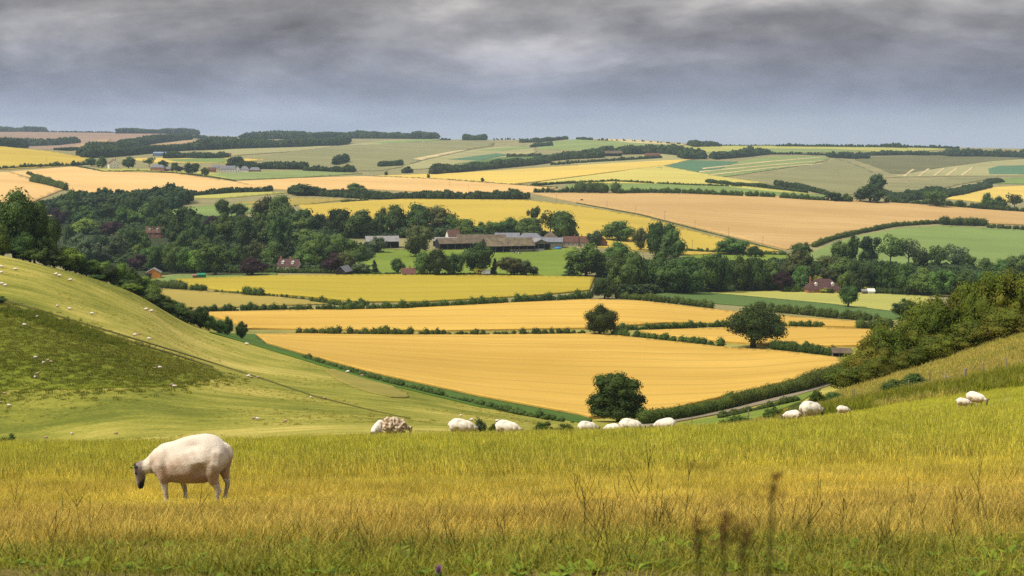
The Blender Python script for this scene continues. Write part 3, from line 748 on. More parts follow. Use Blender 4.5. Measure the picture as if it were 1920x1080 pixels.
def wood(pts, hpx, depth, label, name='far_wood', near=1100, sp=.55, aspect=.9, var=.38, hm=None):
    rng = np.random.default_rng(int(abs(pts[0][0] * 3 + pts[0][1] * 11)) + 1)
    P = poly_m(pts, near)
    d = P[:, 1].mean(); h = hm or hpx * .86 * d / FPX
    rows = max(1, int(depth / (h * .8)))
    pp, ss = [], []
    for r in range(rows):
        Q = along(P, h * sp, rng)
        Q[:, 1] += (r / max(1, rows - 1) if rows > 1 else 0) * depth + rng.normal(size=len(Q)) * h * .15
        pp.append(Q)
    Q = np.concatenate(pp); n = len(Q)
    Z = H(Q[:, 0], Q[:, 1]) - h * .05
    hh = h * (0.9 + .10 * np.sin(Q[:, 0] * 1.9 / h + 1.3 * np.sin(Q[:, 0] * .37 / h)) + .10 * np.sin(Q[:, 0] * .61 / h + 2)) * (1 + var * (rng.random(n) * 2 - 1)); ww = h * aspect * (.75 + .5 * rng.random(n))
    rot = np.stack([np.zeros(n), np.zeros(n), rng.random(n) * 6.28], 1)
    return scatter(name, WOODS, np.stack([Q[:, 0], Q[:, 1], Z], 1), rot, np.stack([ww, ww, hh], 1), label)
# ------------------------------------------------------------------ the far woods and belts
wood([(-40,246),(62,246)], 10, 200, 'dark plantation on the skyline at far left', near=4500)
wood([(64,247),(120,247),(216,248)], 3.5, 20, 'thin line of bushes along the left skyline', near=4500, sp=1.2, var=.5)
wood([(219,251),(290,251),(349,252)], 14, 250, 'flat topped plantation on the left skyline', near=4500, sp=.4, var=.08)
wood([(340,258),(390,261),(440,262)], 6, 60, 'scattered bushes in the dip of the skyline', near=4000, sp=1.1, var=.5)
wood([(452,261),(560,261),(700,259),(812,259)], 16, 350, 'long dark wood along the skyline left of centre', near=3800, sp=.45, var=.2)
wood([(362,282),(460,279),(560,276),(640,272)], 19, 200, 'long belt of trees below the skyline wood', near=2500, sp=.5, var=.25)
wood([(150,293),(190,284),(250,273),(330,263)], 17, 220, 'wooded slope climbing to the skyline plantation', near=2600, sp=.5, var=.25)
wood([(155,296),(230,292),(310,285),(370,281)], 15, 120, 'dark wood along the foot of the left slope', near=2500, sp=.5)
wood([(-30,276),(50,275),(110,273)], 14, 200, 'blue hazy wood beyond the yellow hill', near=3000, sp=.5)
wood([(100,284),(140,281)], 6, 40, 'small hazy thicket on the left slope', near=3000, sp=.6)
wood([(868,263),(910,263)], 12, 160, 'rounded clump of trees on the skyline right of the wood', near=3500, sp=.5)
wood([(826,263),(845,263)], 5, 30, 'tiny thicket on the skyline', near=3500, sp=.8)
wood([(920,263),(960,262),(1000,262),(1060,262)], 4, 20, 'dots of hedgerow trees on the skyline', near=3500, sp=4, var=.5)
wood([(975,268),(1020,266),(1064,261)], 7, 80, 'dark shelter belt on the skyline slope', near=2500, sp=.5)
wood([(995,277),(1036,274)], 8, 80, 'small dark spinney below the shelter belt', near=2200, sp=.5)
wood([(1082,262),(1110,263)], 5, 40, 'distant clump on the skyline', near=3000, sp=.5)
wood([(1120,263),(1200,266),(1280,272)], 4, 20, 'sparse bushes along the skyline field', near=3000, sp=5, var=.5)
wood([(808,328),(900,319),(1000,310),(1030,306)], 16, 90, 'belt of trees above the golden barley strip', near=1800, sp=.5, var=.3)
wood([(1010,304),(1070,299),(1130,296)], 16, 90, 'wood on the slope left of the far farm', near=1800, sp=.5, var=.3)
wood([(1032,310),(1110,305),(1240,297)], 6, 20, 'low hedge of bushes below the far farm', near=1800, sp=.9, var=.5)
wood([(1112,292),(1150,284)], 14, 80, 'trees behind the far barn', near=2200, sp=.5, var=.3)
wood([(1160,290),(1230,288),(1322,297)], 18, 120, 'broad wood around the far farmhouse', near=2000, sp=.5, var=.3)
wood([(950,295),(1014,294)], 6, 50, 'low copse on the pale spur', near=2000, sp=.6)
wood([(710,313),(750,311)], 11, 60, 'lone thicket at the foot of the grey down', near=2000, sp=.5, var=.35)
wood([(755,325),(770,324)], 12, 30, 'pale trees beside the lone thicket', near=1900, sp=.6)
wood([(1282,299),(1322,298)], 16, 90, 'dark copse on the ridge right of the far farm', near=2000, sp=.5)
wood([(1300,276),(1350,275)], 10, 120, 'clump of trees on the skyline at right', near=3000, sp=.5)
wood([(1340,299),(1390,295),(1445,289)], 13, 60, 'small wood on the ridge at right', near=2000, sp=.5, var=.4)
wood([(1440,290),(1500,290),(1560,292)], 5, 20, 'line of small trees along the ridge', near=2000, sp=.9, var=.5)
wood([(1558,296),(1600,298),(1630,298)], 12, 60, 'scrub at the head of the coombe', near=2000, sp=.6, var=.4)
wood([(1632,292),(1700,291),(1780,292)], 8, 50, 'scrubby belt along the dry valley rim', near=2000, sp=.6, var=.4)
wood([(1780,294),(1850,294),(1950,297)], 14, 90, 'dark wood along the right rim', near=2000, sp=.5, var=.35)
wood([(1352,274),(1460,274),(1560,274)], 3, 15, 'thin hedge along the right skyline', near=3500, sp=1.5, var=.5)
wood([(1458,275),(1560,276),(1680,277),(1800,279)], 6, 25, 'hedgerow trees along the right skyline', near=3500, sp=.8, var=.5)
wood([(1660,277),(1700,278)], 9, 60, 'taller clump on the right skyline', near=3500, sp=.6)
wood([(1328,344),(1420,352),(1512,362)], 9, 30, 'dense young plantation strip on the right', near=1500, sp=.35, var=.08)
wood([(1462,350),(1500,355),(1552,366)], 12, 40, 'dark spinney above the sheep pasture', near=1500, sp=.45, var=.25)
wood([(1640,352),(1690,376),(1740,374)], 8, 40, 'scrub at the foot of the right copse', near=1300, sp=.6, var=.4)
wood([(1690,379),(1730,372),(1776,362)], 14, 50, 'trees along the foot of the dry valley', near=1300, sp=.5, var=.35)
wood([(1740,374),(1800,366),(1858,352)], 13, 40, 'pale green plantation slanting up at right', near=1300, sp=.4, var=.1)
wood([(1855,345),(1882,342)], 8, 30, 'small dark thicket beside the green pasture', near=1500, sp=.5)
wood([(540,364),(600,368),(700,374),(800,374),(900,374),(992,374)], 15, 40, 'bushy belt of trees between the pale wheat and the yellow barley', near=1250, sp=.45, var=.35)
wood([(290,369),(360,368),(440,362),(505,360)], 10, 25, 'line of trees along the foot of the pale wheat', near=1150, sp=.5, var=.4)
wood([(70,402),(150,400),(230,398),(310,398)], 38, 130, 'mass of trees along the foot of the left hill', near=1000, sp=.42, var=.22)
wood([(440,317),(510,317),(568,318)], 15, 60, 'dark wood beside the white houses', near=1700, sp=.45, var=.3)
wood([(570,321),(620,322),(662,323)], 11, 40, 'hedge of trees right of the dark wood', near=1700, sp=.5, var=.35)
wood([(310,298),(350,297),(386,298)], 15, 60, 'light green trees beside the far blue barn', near=2000, sp=.5, var=.3)
wood([(388,298),(420,297)], 13, 60, 'green trees right of the far blue barn', near=2000, sp=.5, var=.3)
wood([(430,312),(445,308)], 18, 40, 'pale trees behind the white houses', near=1800, sp=.5, var=.3)
wood([(625,310),(645,305)], 16, 60, 'dotted scrub on the grey down', near=2300, sp=1.2, var=.7)
# ------------------------------------------------------------------ hedges
hedge([(556,627),(640,629),(776,630)], 3.2, 3.2, 'bushy hedge on the far side of the big wheat field, thick left half', near=400, var=.35)
hedge([(776,630),(900,630),(1000,629),(1096,628)], 2.2, 1.9, 'ragged low hedge with small bushes left of the round field tree', near=400, var=.8)
hedge([(1150,630),(1215,637),(1290,645),(1352,652)], 3.0, 2.8, 'string of rounded bushes between the two field trees', near=400, var=.6, gap=.25)
hedge([(1150,619),(1210,618),(1290,615),(1362,612)], 2.4, 2.2, 'low dark hedge behind the string of rounded bushes', near=400, var=.5)
hedge([(1462,614),(1500,613),(1546,613)], 2.4, 2.4, 'short hedge right of the spreading oak', near=400, var=.35)
hedge([(1445,655),(1500,660),(1568,668)], 2.8, 3.4, 'thick hedge running from the oak to the field shed', near=350, var=.3)
hedge([(380,585),(470,583),(560,583),(640,583)], 2.8, 2.6, 'hedge between the olive hay and the golden wheat', near=450, var=.5)
hedge([(640,583),(760,580),(880,574),(1000,567),(1105,560)], 3.6, 3.6, 'long thick hedge in front of the yellow barley', near=450, var=.3)
hedge([(1155,560),(1200,563),(1270,570),(1336,578)], 3.6, 3.8, 'dark hedge right of the round tree at the barley corner', near=450, var=.25)
hedge([(1418,582),(1500,590),(1580,598),(1650,603)], 3.6, 3.8, 'long hedge behind the spreading oak', near=450, var=.3)
hedge([(1603,617),(1640,617),(1672,614)], 4.5, 4.2, 'block of dark hedge by the right hand bushes', near=400, var=.15)
hedge([(283,536),(310,540),(348,544)], 4.2, 4.4, 'stout hedge below the orange shed', near=450, var=.3)
hedge([(360,545),(375,546),(388,546)], 4, 4, 'pair of round bushes right of the stout hedge', near=450, var=.3)
hedge([(400,548),(520,557),(640,570)], 1.4, 1.2, 'thin broken hedge between the olive hay and the yellow barley', near=450, var=.8, gap=.2)
hedge([(455,553),(478,555),(492,556)], 4, 4, 'round bushes halfway along the thin broken hedge', near=450, var=.4)
hedge([(580,566),(640,573),(690,573)], 2.6, 2.6, 'low bushes at the right end of the thin broken hedge', near=450, var=.5)
hedge([(1204,797),(1290,783),(1360,768)], 3.8, 2.9, 'clipped hedge beside the lane, near stretch', L_HEDGE2, .3, 250, var=.1, smooth=True)
hedge([(1360,768),(1430,751),(1500,734)], 4.2, 3.6, 'clipped hedge beside the lane, middle stretch of rounded shrubs', L_HEDGE2, .3, 250, var=.1, smooth=True)
hedge([(1500,734),(1545,720),(1590,704)], 4.4, 4.2, 'clipped hedge beside the lane, far end by the thorn bushes', L_HEDGE2, .3, 250, var=.15, smooth=True)
hedge([(570,672),(700,712),(820,742),(960,775),(1080,797)], 1.5, 1.0, 'rough grassy bank with low scrub along the wheat margin', L_BRAM, .3, 280, var=.9, gap=.15, name='scrub_bank', cat='scrub')
hedge([(1350,785),(1430,768),(1500,752)], 1.6, 1.2, 'low scrub along the near side of the lane', L_BRAM, .3, 240, var=.6)
hedge([(52,328),(90,340),(122,354)], 4, 4.5, 'dark hedge dividing the two pale wheat fields', near=1200, leaf=.9)
hedge([(60,342),(90,348),(124,357)], 7, 9, 'bushes at the lower end of the dividing hedge', near=1200, leaf=.9)
hedge([(-20,319),(60,314),(140,311),(165,309)], 4, 4, 'hedge at the foot of the yellow hill', near=1300, leaf=1, var=.6)
hedge([(140,313),(160,315),(192,323),(260,321),(330,325),(400,333),(440,340)], 2.5, 2, 'thin hedge along the top of the pale wheat', near=1300, leaf=.9, var=.3)
hedge([(690,331),(830,337),(960,347),(1045,353)], 2.2, 1.8, 'thin hedge above the long pale wheat', near=1400, leaf=.9, var=.4)
hedge([(996,349),(1050,345),(1150,341),(1225,345)], 5, 4, 'hedge curving below the golden barley strip', near=1400, leaf=1, var=.3)
hedge([(1230,345),(1300,348),(1390,351)], 4, 3, 'hedge along the back of the narrow pasture', near=1400, leaf=1, var=.4)
hedge([(1000,361),(1070,361),(1080,361)], 6, 5, 'scrub at the left end of the tan field', near=1300, leaf=1, var=.5)
hedge([(1078,362),(1110,363),(1158,363)], 16, 15, 'big rounded thicket at the top of the tan field', near=1300, leaf=1.1, var=.15)
hedge([(1158,364),(1220,363),(1290,364),(1350,367),(1450,371)], 6, 7, 'tall hedge along the top of the tan field', near=1300, leaf=1, var=.3)
hedge([(1460,372),(1520,376),(1600,379)], 6, 6, 'row of hedge trees above the right half of the tan field', near=1300, leaf=1, var=.5)
hedge([(1660,380),(1760,386),(1840,393),(1930,399)], 7, 6.5, 'dark hedge along the top right of the tan field', near=1300, leaf=1, var=.4)
hedge([(1525,464),(1560,450),(1605,439),(1680,424),(1765,419)], 5, 4.5, 'curving hedge round the green field on the right', near=900, leaf=.8, var=.2)
hedge([(1765,421),(1810,423),(1850,424)], 9, 9, 'clump of bushes on the crest of the green field', near=900, leaf=.9, var=.2)
hedge([(1850,427),(1890,430),(1940,433)], 5, 4.5, 'hedge at the right end of the tan field', near=900, leaf=.8, var=.3)
hedge([(1080,381),(1200,403),(1330,437),(1465,471)], 1.2, 1.0, 'thin dark boundary line between the tan and yellow barley', near=900, leaf=.7, var=.2)
hedge([(430,512),(520,512),(620,513),(700,514)], 3, 3.2, 'garden hedge at the top of the yellow barley', near=600, leaf=.5, var=.3)
hedge([(700,515),(800,515),(900,516)], 1.6, 1.5, 'low dark hedge below the cow pasture', near=600, leaf=.5, var=.3)
hedge([(1640,551),(1680,552),(1730,553)], 3.6, 4, 'clipped garden hedge right of the pale shed', near=600, leaf=.5, var=.1)
hedge([(1468,548),(1490,548),(1520,548)], 4, 4, 'garden shrubs left of the brown roofed house', near=600, leaf=.5, var=.3)
hedge([(640,379),(670,377),(690,376)], 2, 2, 'short scrubby hedge above the yellow barley', near=1100, leaf=.8, var=.5)
hedge([(1285,472),(1330,474),(1400,477),(1480,479)], 3, 3, 'hedge along the foot of the yellow barley right of the farm', near=850, leaf=.6, var=.4)
# ------------------------------------------------------------------ single trees
LAND = dict(V=[('the orange shed',286,512),('the white cottage',541,499),('the wide copper beech',212,426),('the brick house in the wood',286,436),('the broad purple beech',474,500),('the pale tower',195,468),('the bright green tree',157,424),('the tall tree by the green pasture',418,390),('the green metal shed',377,518),('the right purple beech',628,492),('the cow pasture',680,492),('the black gable barn',644,508),('the deep copper beech',396,418),('the left edge copper beech',112,406)],
 F=[('the open fronted shed',715,455),('the white chimney house',850,440),('the mossy barn',950,460),('the lone pasture tree',746,497),('the columnar trees',1058,436),('the farm cottages',1085,452),('the red gabled cottage',1128,454),('the slate barns',985,446),('the barley corner tree',1133,540),('the grey shed roof',911,512),('the cow pasture',1000,490),('the slim conifer',928,500)],
 R=[('the brown roofed house',1546,538),('the purple beech',1465,526),('the pale shed',1634,547),('the umbrella topped pine',1624,460),('the yellow flowering tree',1533,530),('the pair of open crowned trees',1686,470),('the small paddock tree',1590,556),('the tan field corner',1475,468),('the right edge',1900,500),('the round paddock edge tree',1700,580),('the barley corner tree',1133,540)],
 L=[('the tallest left edge tree',30,400),('the track',60,575),('the last round crest bush',453,610),('the broad crest tree',192,510),('the narrow crest tree',427,608),('the orange shed',286,512),('the low pale crest bush',247,545)],
 T=[('the lowest thorn bush',1597,706),('the tall golden thorn bush',1860,560),('the field shelter',1580,662),('the bramble patch',1700,722),('the round paddock edge tree',1700,580),('the thick fence post',1813,705),('the right edge',1915,560)])
USED = set()
def singled(look, x, y, fam):
    """a label that says what the thing looks like and which landmark it stands by"""
    for far_ok in (0, 1):
        for nm, lx, ly in sorted(LAND[fam], key=lambda q: math.hypot(q[1] - x, (q[2] - y) * 1.4)):
            dx, dy = x - lx, y - ly; ds = math.hypot(dx, dy)
            if not far_ok and ds > 150: continue
            side = 'left of' if dx < 0 else 'right of'
            if abs(dx) < abs(dy) * .55: rel = 'behind and above' if dy < 0 else 'in front of and below'
            elif abs(dy) < abs(dx) * .4: rel = side
            else: rel = ('up and ' if dy < 0 else 'down and ') + side
            adv = 'close' if ds < 40 else ('a little way' if ds < 80 else 'well')
            t = '%s %s %s %s' % (look, adv, rel, nm)
            if t not in USED and len(t.split()) <= 16: USED.add(t); return t
    return None
LOOK = {'T': 'leafy light green bush', 'g': 'round dark green tree', 'm': 'round mid green tree', 'G': 'upright dark green tree', 'M': 'upright mid green tree', 'b': 'bronze tinted tree', 'e': 'low grey green tree', 's': 'squat dark bush', 'S': 'squat mid green bush', 'l': 'fresh light green tree', 'A': 'open crowned dark tree', 'a': 'feathery grey green tree', 'c': 'dark conifer', 'n': 'dark pine', 'h': 'dense olive thorn bush'}
HI = dict(n=11000, leaf=.026)
tree(1104, 1218, 698, 789, 'o', 'large dark round tree standing alone just below the near brow', dist=298, n=13000, leaf=.028, rz=.6)
tree(1093, 1157, 570, 629, 'q', 'dark egg shaped tree on the far hedge of the big wheat field', n=8000, leaf=.034, near=400)
tree(1352, 1472, 572, 652, 'O', 'wide spreading oak with gaps under its crown in the wheat', n=9000, leaf=.034, near=400, rz=2.2)
tree(1106, 1161, 519, 560, 'q', 'squat round tree at the right corner of the yellow barley', n=5000, leaf=.04, near=500)
tree(1569, 1612, 534, 577, 'd', 'small open tree alone in the pale paddock', n=3500, leaf=.045, near=600)
tree(1667, 1731, 560, 599, 's', 'round bushy tree at the edge of the thorn bushes', n=4000, leaf=.04, near=500)
VG = dict(group='trees in the village wood', near=700, grow=1.22)
FG = dict(group='trees around the barns', near=700, grow=1.15)
RG = dict(group='trees in the right hand wood', near=700, grow=1.2)
VW = 'one of the dark green trees massed in the village wood left of the barns'
FW = 'one of the dark green trees close around the barns'
RW = 'one of the dark green trees massed in the wood right of the barns'
NL = 'one of the bushy green trees along the crest of the left hillside'
# crest of the left hillside
CR = dict(n=7000, leaf=.034, group='trees on the left crest')
for x0, x1, tp, dd, k, lb in [
    (-90,30,362,405,'g',None), (-22,86,349,400,'g','tallest dark tree at the left edge of the picture'), (38,100,368,405,'m',None), (58,119,386,402,'m','tall leafy tree at the right end of the left edge clump'),
    (-30,28,418,385,'l','rounded lighter bush in front of the left edge clump'), (20,75,430,395,'g',None), (70,112,440,398,'g',None),
    (92,162,461,402,'T',None), (140,190,489,405,'S',None), (163,220,486,410,'S','broad mid green tree halfway down the left crest'), (205,252,490,415,'T',None),
    (165,200,515,400,'s',None), (212,258,518,408,'S',None), (225,268,530,402,'T','low rounded bush of paler green on the left crest'), (248,280,520,420,'G',None),
    (262,300,553,412,'s',None), (290,330,565,416,'s',None), (318,358,574,416,'S',None), (338,366,588,416,'s',None), (360,392,573,424,'G',None), (378,404,590,424,'s',None),
    (395,424,598,428,'S',None), (415,438,592,440,'G','narrow dark tree at the lower end of the left crest'), (222,266,500,422,'S',None), (242,288,516,424,'T',None), (262,306,532,420,'m',None), (284,326,550,422,'T',None), (304,346,562,424,'m',None), (330,372,576,424,'S',None), (352,398,582,428,'s',None),
    (-22,42,452,392,'S',None), (30,92,462,394,'S',None), (78,134,470,398,'S',None), (120,170,474,402,'m',None), (178,226,494,408,'s',None),
    (441,465,600,442,'s','last round bush at the lower end of the left crest')]:
    tree(x0, x1, tp, 0, k, lb or singled(LOOK[k], (x0 + x1) / 2, tp + 30, 'L') or NL, dist=dd, **CR)
tree(-12, 14, 555, 0, 's', 'dark bush cut off at the left edge beside the sheep track', 'bush', dist=300, n=3000, leaf=.05, cat='bush')
tree(-14, 22, 812, 0, 's', 'low dark bush at the bottom left just beyond the brow', 'bush', dist=165, n=2500, leaf=.05, cat='bush')
# village wood: purple beeches and other trees that stand out
for x0, x1, tp, bs, k, lb in [
    (98,125,388,425,'p','dark copper beech behind the left edge trees'), (190,233,413,442,'p','wide reddish copper beech near the brick house'), (240,273,476,508,'p','dark purple beech above the orange shed'),
    (450,498,482,516,'p','broad purple beech left of the white cottage'), (605,652,472,512,'p','purple beech right of the white cottage'), (383,408,403,432,'p','copper beech deep in the village wood'),
    (133,182,408,440,'l','bright green tree left of the wide copper beech'), (405,432,371,408,'G','tall dark tree standing up beside the green pasture'), (432,462,380,408,'G','dark tree right of the tall one by the green pasture'),
    (547,582,405,442,'l','pale green rounded tree right of the tall village trees'), (528,562,452,500,'c','dark conifer right above the white cottage'), (175,205,440,492,'n','dark cedar beside the pale tower'),
    (250,270,455,486,'l','light green tree in front of the cedar'), (425,448,462,508,'M','slender mid green tree left of the broad purple beech')]:
    tree(x0, x1, tp, bs, k, lb, **VG)
for x0, x1, tp, bs, k in [
    (112,150,372,420,'g'), (140,186,384,424,'g'), (180,222,378,420,'g'), (215,250,384,430,'m'), (225,262,372,416,'g'), (255,292,378,425,'g'), (285,312,368,415,'M'), (233,270,392,430,'m'), (270,300,405,445,'m'),
    (125,165,436,490,'e'), (150,190,444,494,'e'), (196,240,432,492,'e'), (215,262,424,480,'m'), (240,282,430,478,'m'), (120,140,420,470,'g'),
    (300,345,390,452,'g'), (318,372,384,460,'g'), (350,386,402,465,'g'), (372,404,416,470,'g'), (398,440,398,466,'m'), (436,478,398,470,'g'), (466,512,394,470,'g'), (505,548,400,475,'g'),
    (476,520,366,428,'b'), (506,556,362,430,'g'), (545,600,388,440,'g'), (580,612,398,440,'g'), (548,608,428,470,'m'), (560,600,440,480,'m'),
    (278,312,458,510,'m'), (305,338,452,512,'m'), (332,362,462,512,'m'), (352,384,466,512,'l'), (374,432,452,516,'M'), (438,466,455,508,'M'), (462,500,448,496,'b'), (492,532,450,500,'m'), (512,545,455,500,'g'),
    (566,606,446,500,'m'), (590,634,440,506,'m'), (612,660,434,500,'m'), (640,690,446,500,'m'), (630,664,470,512,'b'), (362,396,440,480,'g'), (400,432,438,480,'g'), (330,360,430,475,'g'), (265,296,460,500,'m'), (545,585,470,505,'m')]:
    tree(x0, x1, tp, bs, k, singled(LOOK[k], (x0 + x1) / 2, (tp + bs) / 2, 'V') or VW, **VG)
# around the barns
for x0, x1, tp, bs, k, lb in [
    (606,660,388,444,'g','broad dark tree at the left of the yellow barley'), (645,706,390,446,'g',None), (700,732,398,445,'g',None), (703,730,387,440,'b','olive tinted tree on the edge of the yellow barley'), (722,764,380,442,'g',None), (752,806,378,442,'g',None),
    (780,850,384,436,'b','big bronze green tree behind the white chimney house'), (830,866,402,438,'m',None), (850,890,408,444,'m',None),
    (760,814,418,482,'b','tall round tree standing in front of the barns'), (905,945,414,446,'g',None), (930,975,406,444,'g',None), (965,1022,406,446,'g',None), (893,915,414,440,'m',None),
    (992,1014,386,440,'n','tall pine poking up beside the dark group behind the barns'), (1012,1052,394,444,'A',None), (1030,1081,392,448,'g','dark tree at the right of the group behind the barns'),
    (1042,1053,424,446,'k','left of three clipped columnar trees'), (1053,1063,424,446,'k','middle of three clipped columnar trees'), (1063,1073,424,446,'k','right of three clipped columnar trees'),
    (692,724,442,474,'e','small grey green tree in front of the open shed'), (733,760,482,512,'g','round dark tree alone in the cow pasture'), (692,712,487,513,'c','little dark conifer at the front of the cow pasture'),
    (660,692,490,514,'e','pale bushy tree at the left end of the cow pasture'), (775,815,470,516,'m',None), (800,846,463,517,'g',None), (832,872,472,517,'g',None), (866,924,452,515,'g','round leafy tree in front of the big brown barn'),
    (918,938,484,515,'c','slim dark conifer at the front of the pasture'), (934,984,480,517,'b',None), (968,1004,486,517,'e',None), (992,1010,498,516,'g',None), (890,908,499,517,'y','small yellow green bush tree by the grey shed roof'),
    (1127,1192,411,452,'g','broad dark tree right of the red gabled cottage'), (1100,1130,430,462,'e','feathery grey tree in front of the farm cottages'), (1185,1215,425,470,'b',None),
    (1208,1250,414,480,'g',None), (1238,1286,426,490,'g',None), (1222,1270,412,476,'g','tallest of the dark trees right of the farm'), (1062,1135,454,518,'m','wide mid green tree at the right end of the cow pasture'), (1050,1085,488,518,'c',None),
    (1130,1180,450,500,'g',None), (1100,1140,470,518,'g',None), (1135,1180,468,530,'g',None), (1165,1215,466,545,'g',None), (1205,1262,466,545,'g',None), (1140,1190,490,550,'g',None)]:
    tree(x0, x1, tp, bs, k, lb or singled(LOOK[k], (x0 + x1) / 2, (tp + bs) / 2, 'F') or FW, **FG)
# right hand wood
for x0, x1, tp, bs, k, lb in [
    (1225,1282,486,550,'g',None), (1262,1318,480,551,'g',None), (1305,1345,474,548,'g',None), (1325,1370,470,548,'g',None), (1362,1402,476,546,'m',None), (1392,1432,478,546,'m',None), (1425,1472,484,544,'g',None),
    (1468,1526,468,540,'b','tall brownish tree above the brown roofed house'), (1447,1484,505,547,'p','purple beech left of the brown roofed house'), (1485,1522,495,546,'g',None), (1505,1545,490,530,'M',None),
    (1484,1520,453,486,'g','dark tree at the lower corner of the tan field'), (1342,1398,444,478,'g','rounded tree at the foot of the yellow barley'), (1400,1432,460,482,'g','small dark tree right of the rounded one'),
    (1526,1568,476,520,'b',None), (1558,1592,449,500,'g','dark rounded tree against the green field'), (1588,1608,438,500,'G','narrow upright tree against the green field'), (1606,1643,442,500,'n','umbrella topped pine with sky like gaps'), (1610,1645,460,500,'g',None),
    (1648,1690,440,500,'A','open crowned tree, left of a pair against the green field'), (1684,1722,446,502,'a','pale open crowned tree, right of a pair against the green field'), (1712,1752,464,510,'A',None), (1736,1776,460,512,'A',None), (1766,1806,458,510,'a','feathery grey tree at the right of the airy row'),
    (1799,1828,474,508,'g',None), (1832,1866,482,516,'g',None), (1858,1892,484,520,'g',None), (1884,1930,476,520,'g','dark tree cut off by the right edge'), (1555,1600,480,536,'g',None), (1592,1625,486,548,'G','dark narrow conifer like tree by the yellow shrub'),
    (1576,1610,500,545,'m',None), (1618,1662,486,546,'g',None), (1645,1690,488,550,'m',None), (1680,1718,490,552,'g',None), (1702,1750,498,554,'m',None), (1740,1790,502,556,'m',None), (1780,1832,504,556,'g',None), (1825,1880,506,556,'g',None),
    (1534,1572,502,540,'b',None), (1570,1592,512,546,'l','fresh green tree right of the brown roofed house'), (1521,1546,515,546,'y','pale yellow flowering tree behind the brown roof'), (1536,1553,539,550,'y','yellow shrub in front of the brown roofed house'),
    (1552,1564,540,551,'g','small dark shrub right of the yellow shrub'), (1616,1634,537,549,'y','yellow shrub behind the pale shed')]:
    tree(x0, x1, tp, bs, k, lb or singled(LOOK[k], (x0 + x1) / 2, (tp + bs) / 2, 'R') or RW, **RG)
# by the left houses and in the far fields
LG = dict(near=1300, n=900, leaf=.08)
for x0, x1, tp, bs, k, lb in [
    (161,182,294,312,'g','dark tree left of the white gabled house'), (179,203,293,315,'g','larger dark tree touching the white gabled house'), (226,256,292,316,'m','wide mid green tree between the white and brick houses'),
    (268,292,294,313,'A','open crowned tree behind the brick house'), (296,317,299,318,'g','tree right behind the brick house'), (320,338,304,322,'g','dark tree right of the brick house'), (331,345,311,322,'p','small purple tree right of the brick house'),
    (342,378,304,327,'g','broad dark tree between the brick and white houses'), (376,394,313,330,'g','dark tree left of the white farm buildings'), (41,51,305,315,'g','round field tree at the foot of the yellow hill'), (133,143,300,312,'s','dark round bush near the top of the pale wheat'),
    (70,82,306,314,'s','low bush on the yellow hill hedge'), (97,114,302,312,'s','wide low bush on the yellow hill hedge'), (720,728,320,330,'s','small dark bush on the thin hedge, leftmost'), (800,807,325,335,'s','small dark bush on the thin hedge, middle'),
    (901,909,332,342,'s','small dark bush on the thin hedge, right'), (642,664,307,322,'g','dark round tree left of the golden strip'), (1087,1094,373,377,'s','tiny lone bush in the tan field'), (648,690,342,364,'g','dark clump rising above the bushy belt'),
    (947,976,352,368,'g','dark trees at the right tip of the long pale wheat'), (1547,1578,359,378,'d','spreading tree above the tan field'), (1578,1596,362,379,'g','small tree beside the spreading one above the tan field'),
    (1598,1664,344,380,'g','big dark tree mass above the tan field'), (1627,1661,324,362,'G','tall dark clump behind the big tree mass'), (1735,1778,352,388,'g','dark tree at the foot of the right slope'),
    (1838,1866,360,392,'g','left of three tall trees at the far right'), (1860,1890,366,393,'g','middle of three tall trees at the far right'), (1886,1918,362,393,'A','right of three tall trees at the far right'), (1400,1415,272,284,'g','single round tree on the right ridge'), (537,602,344,366,'g','dark clump at the left end of the bushy belt'), (118,150,352,400,'m','leafy tree at the foot of the dividing hedge')]:
    tree(x0, x1, tp, bs, k, lb, **LG)
# hawthorn scrub on the right hillside
HT = dict(grow=1.32, cat='bush', name='hawthorn_bush', n=9000, leaf=.032, group='thorn bushes on the right hillside')
for x0, x1, tp, bs, dd, lb in [
    (1562,1632,684,728,182,'lowest olive thorn bush at the left end of the right hand scrub'), (1590,1660,648,724,186,None), (1635,1705,612,712,188,None), (1672,1745,594,700,190,None), (1710,1775,565,690,192,None),
    (1752,1815,542,678,192,None), (1788,1850,524,664,190,None), (1825,1895,506,650,188,'tall golden olive thorn bush near the right edge'), (1870,1945,500,632,186,None), (1905,1990,490,620,184,None),
    (1620,1670,672,722,176,None), (1680,1740,650,704,176,None), (1735,1800,625,685,176,None), (1795,1860,600,665,175,None), (1850,1935,575,642,174,None), (1610,1680,600,690,205,None), (1700,1780,550,660,208,None), (1800,1900,505,620,208,None)]:
    tree(x0, x1, tp, bs, 'h', lb or singled(LOOK['h'], (x0 + x1) / 2, (tp + bs) / 2, 'T') or 'one of the dense olive thorn bushes merged on the right hillside', dist=dd, **HT)
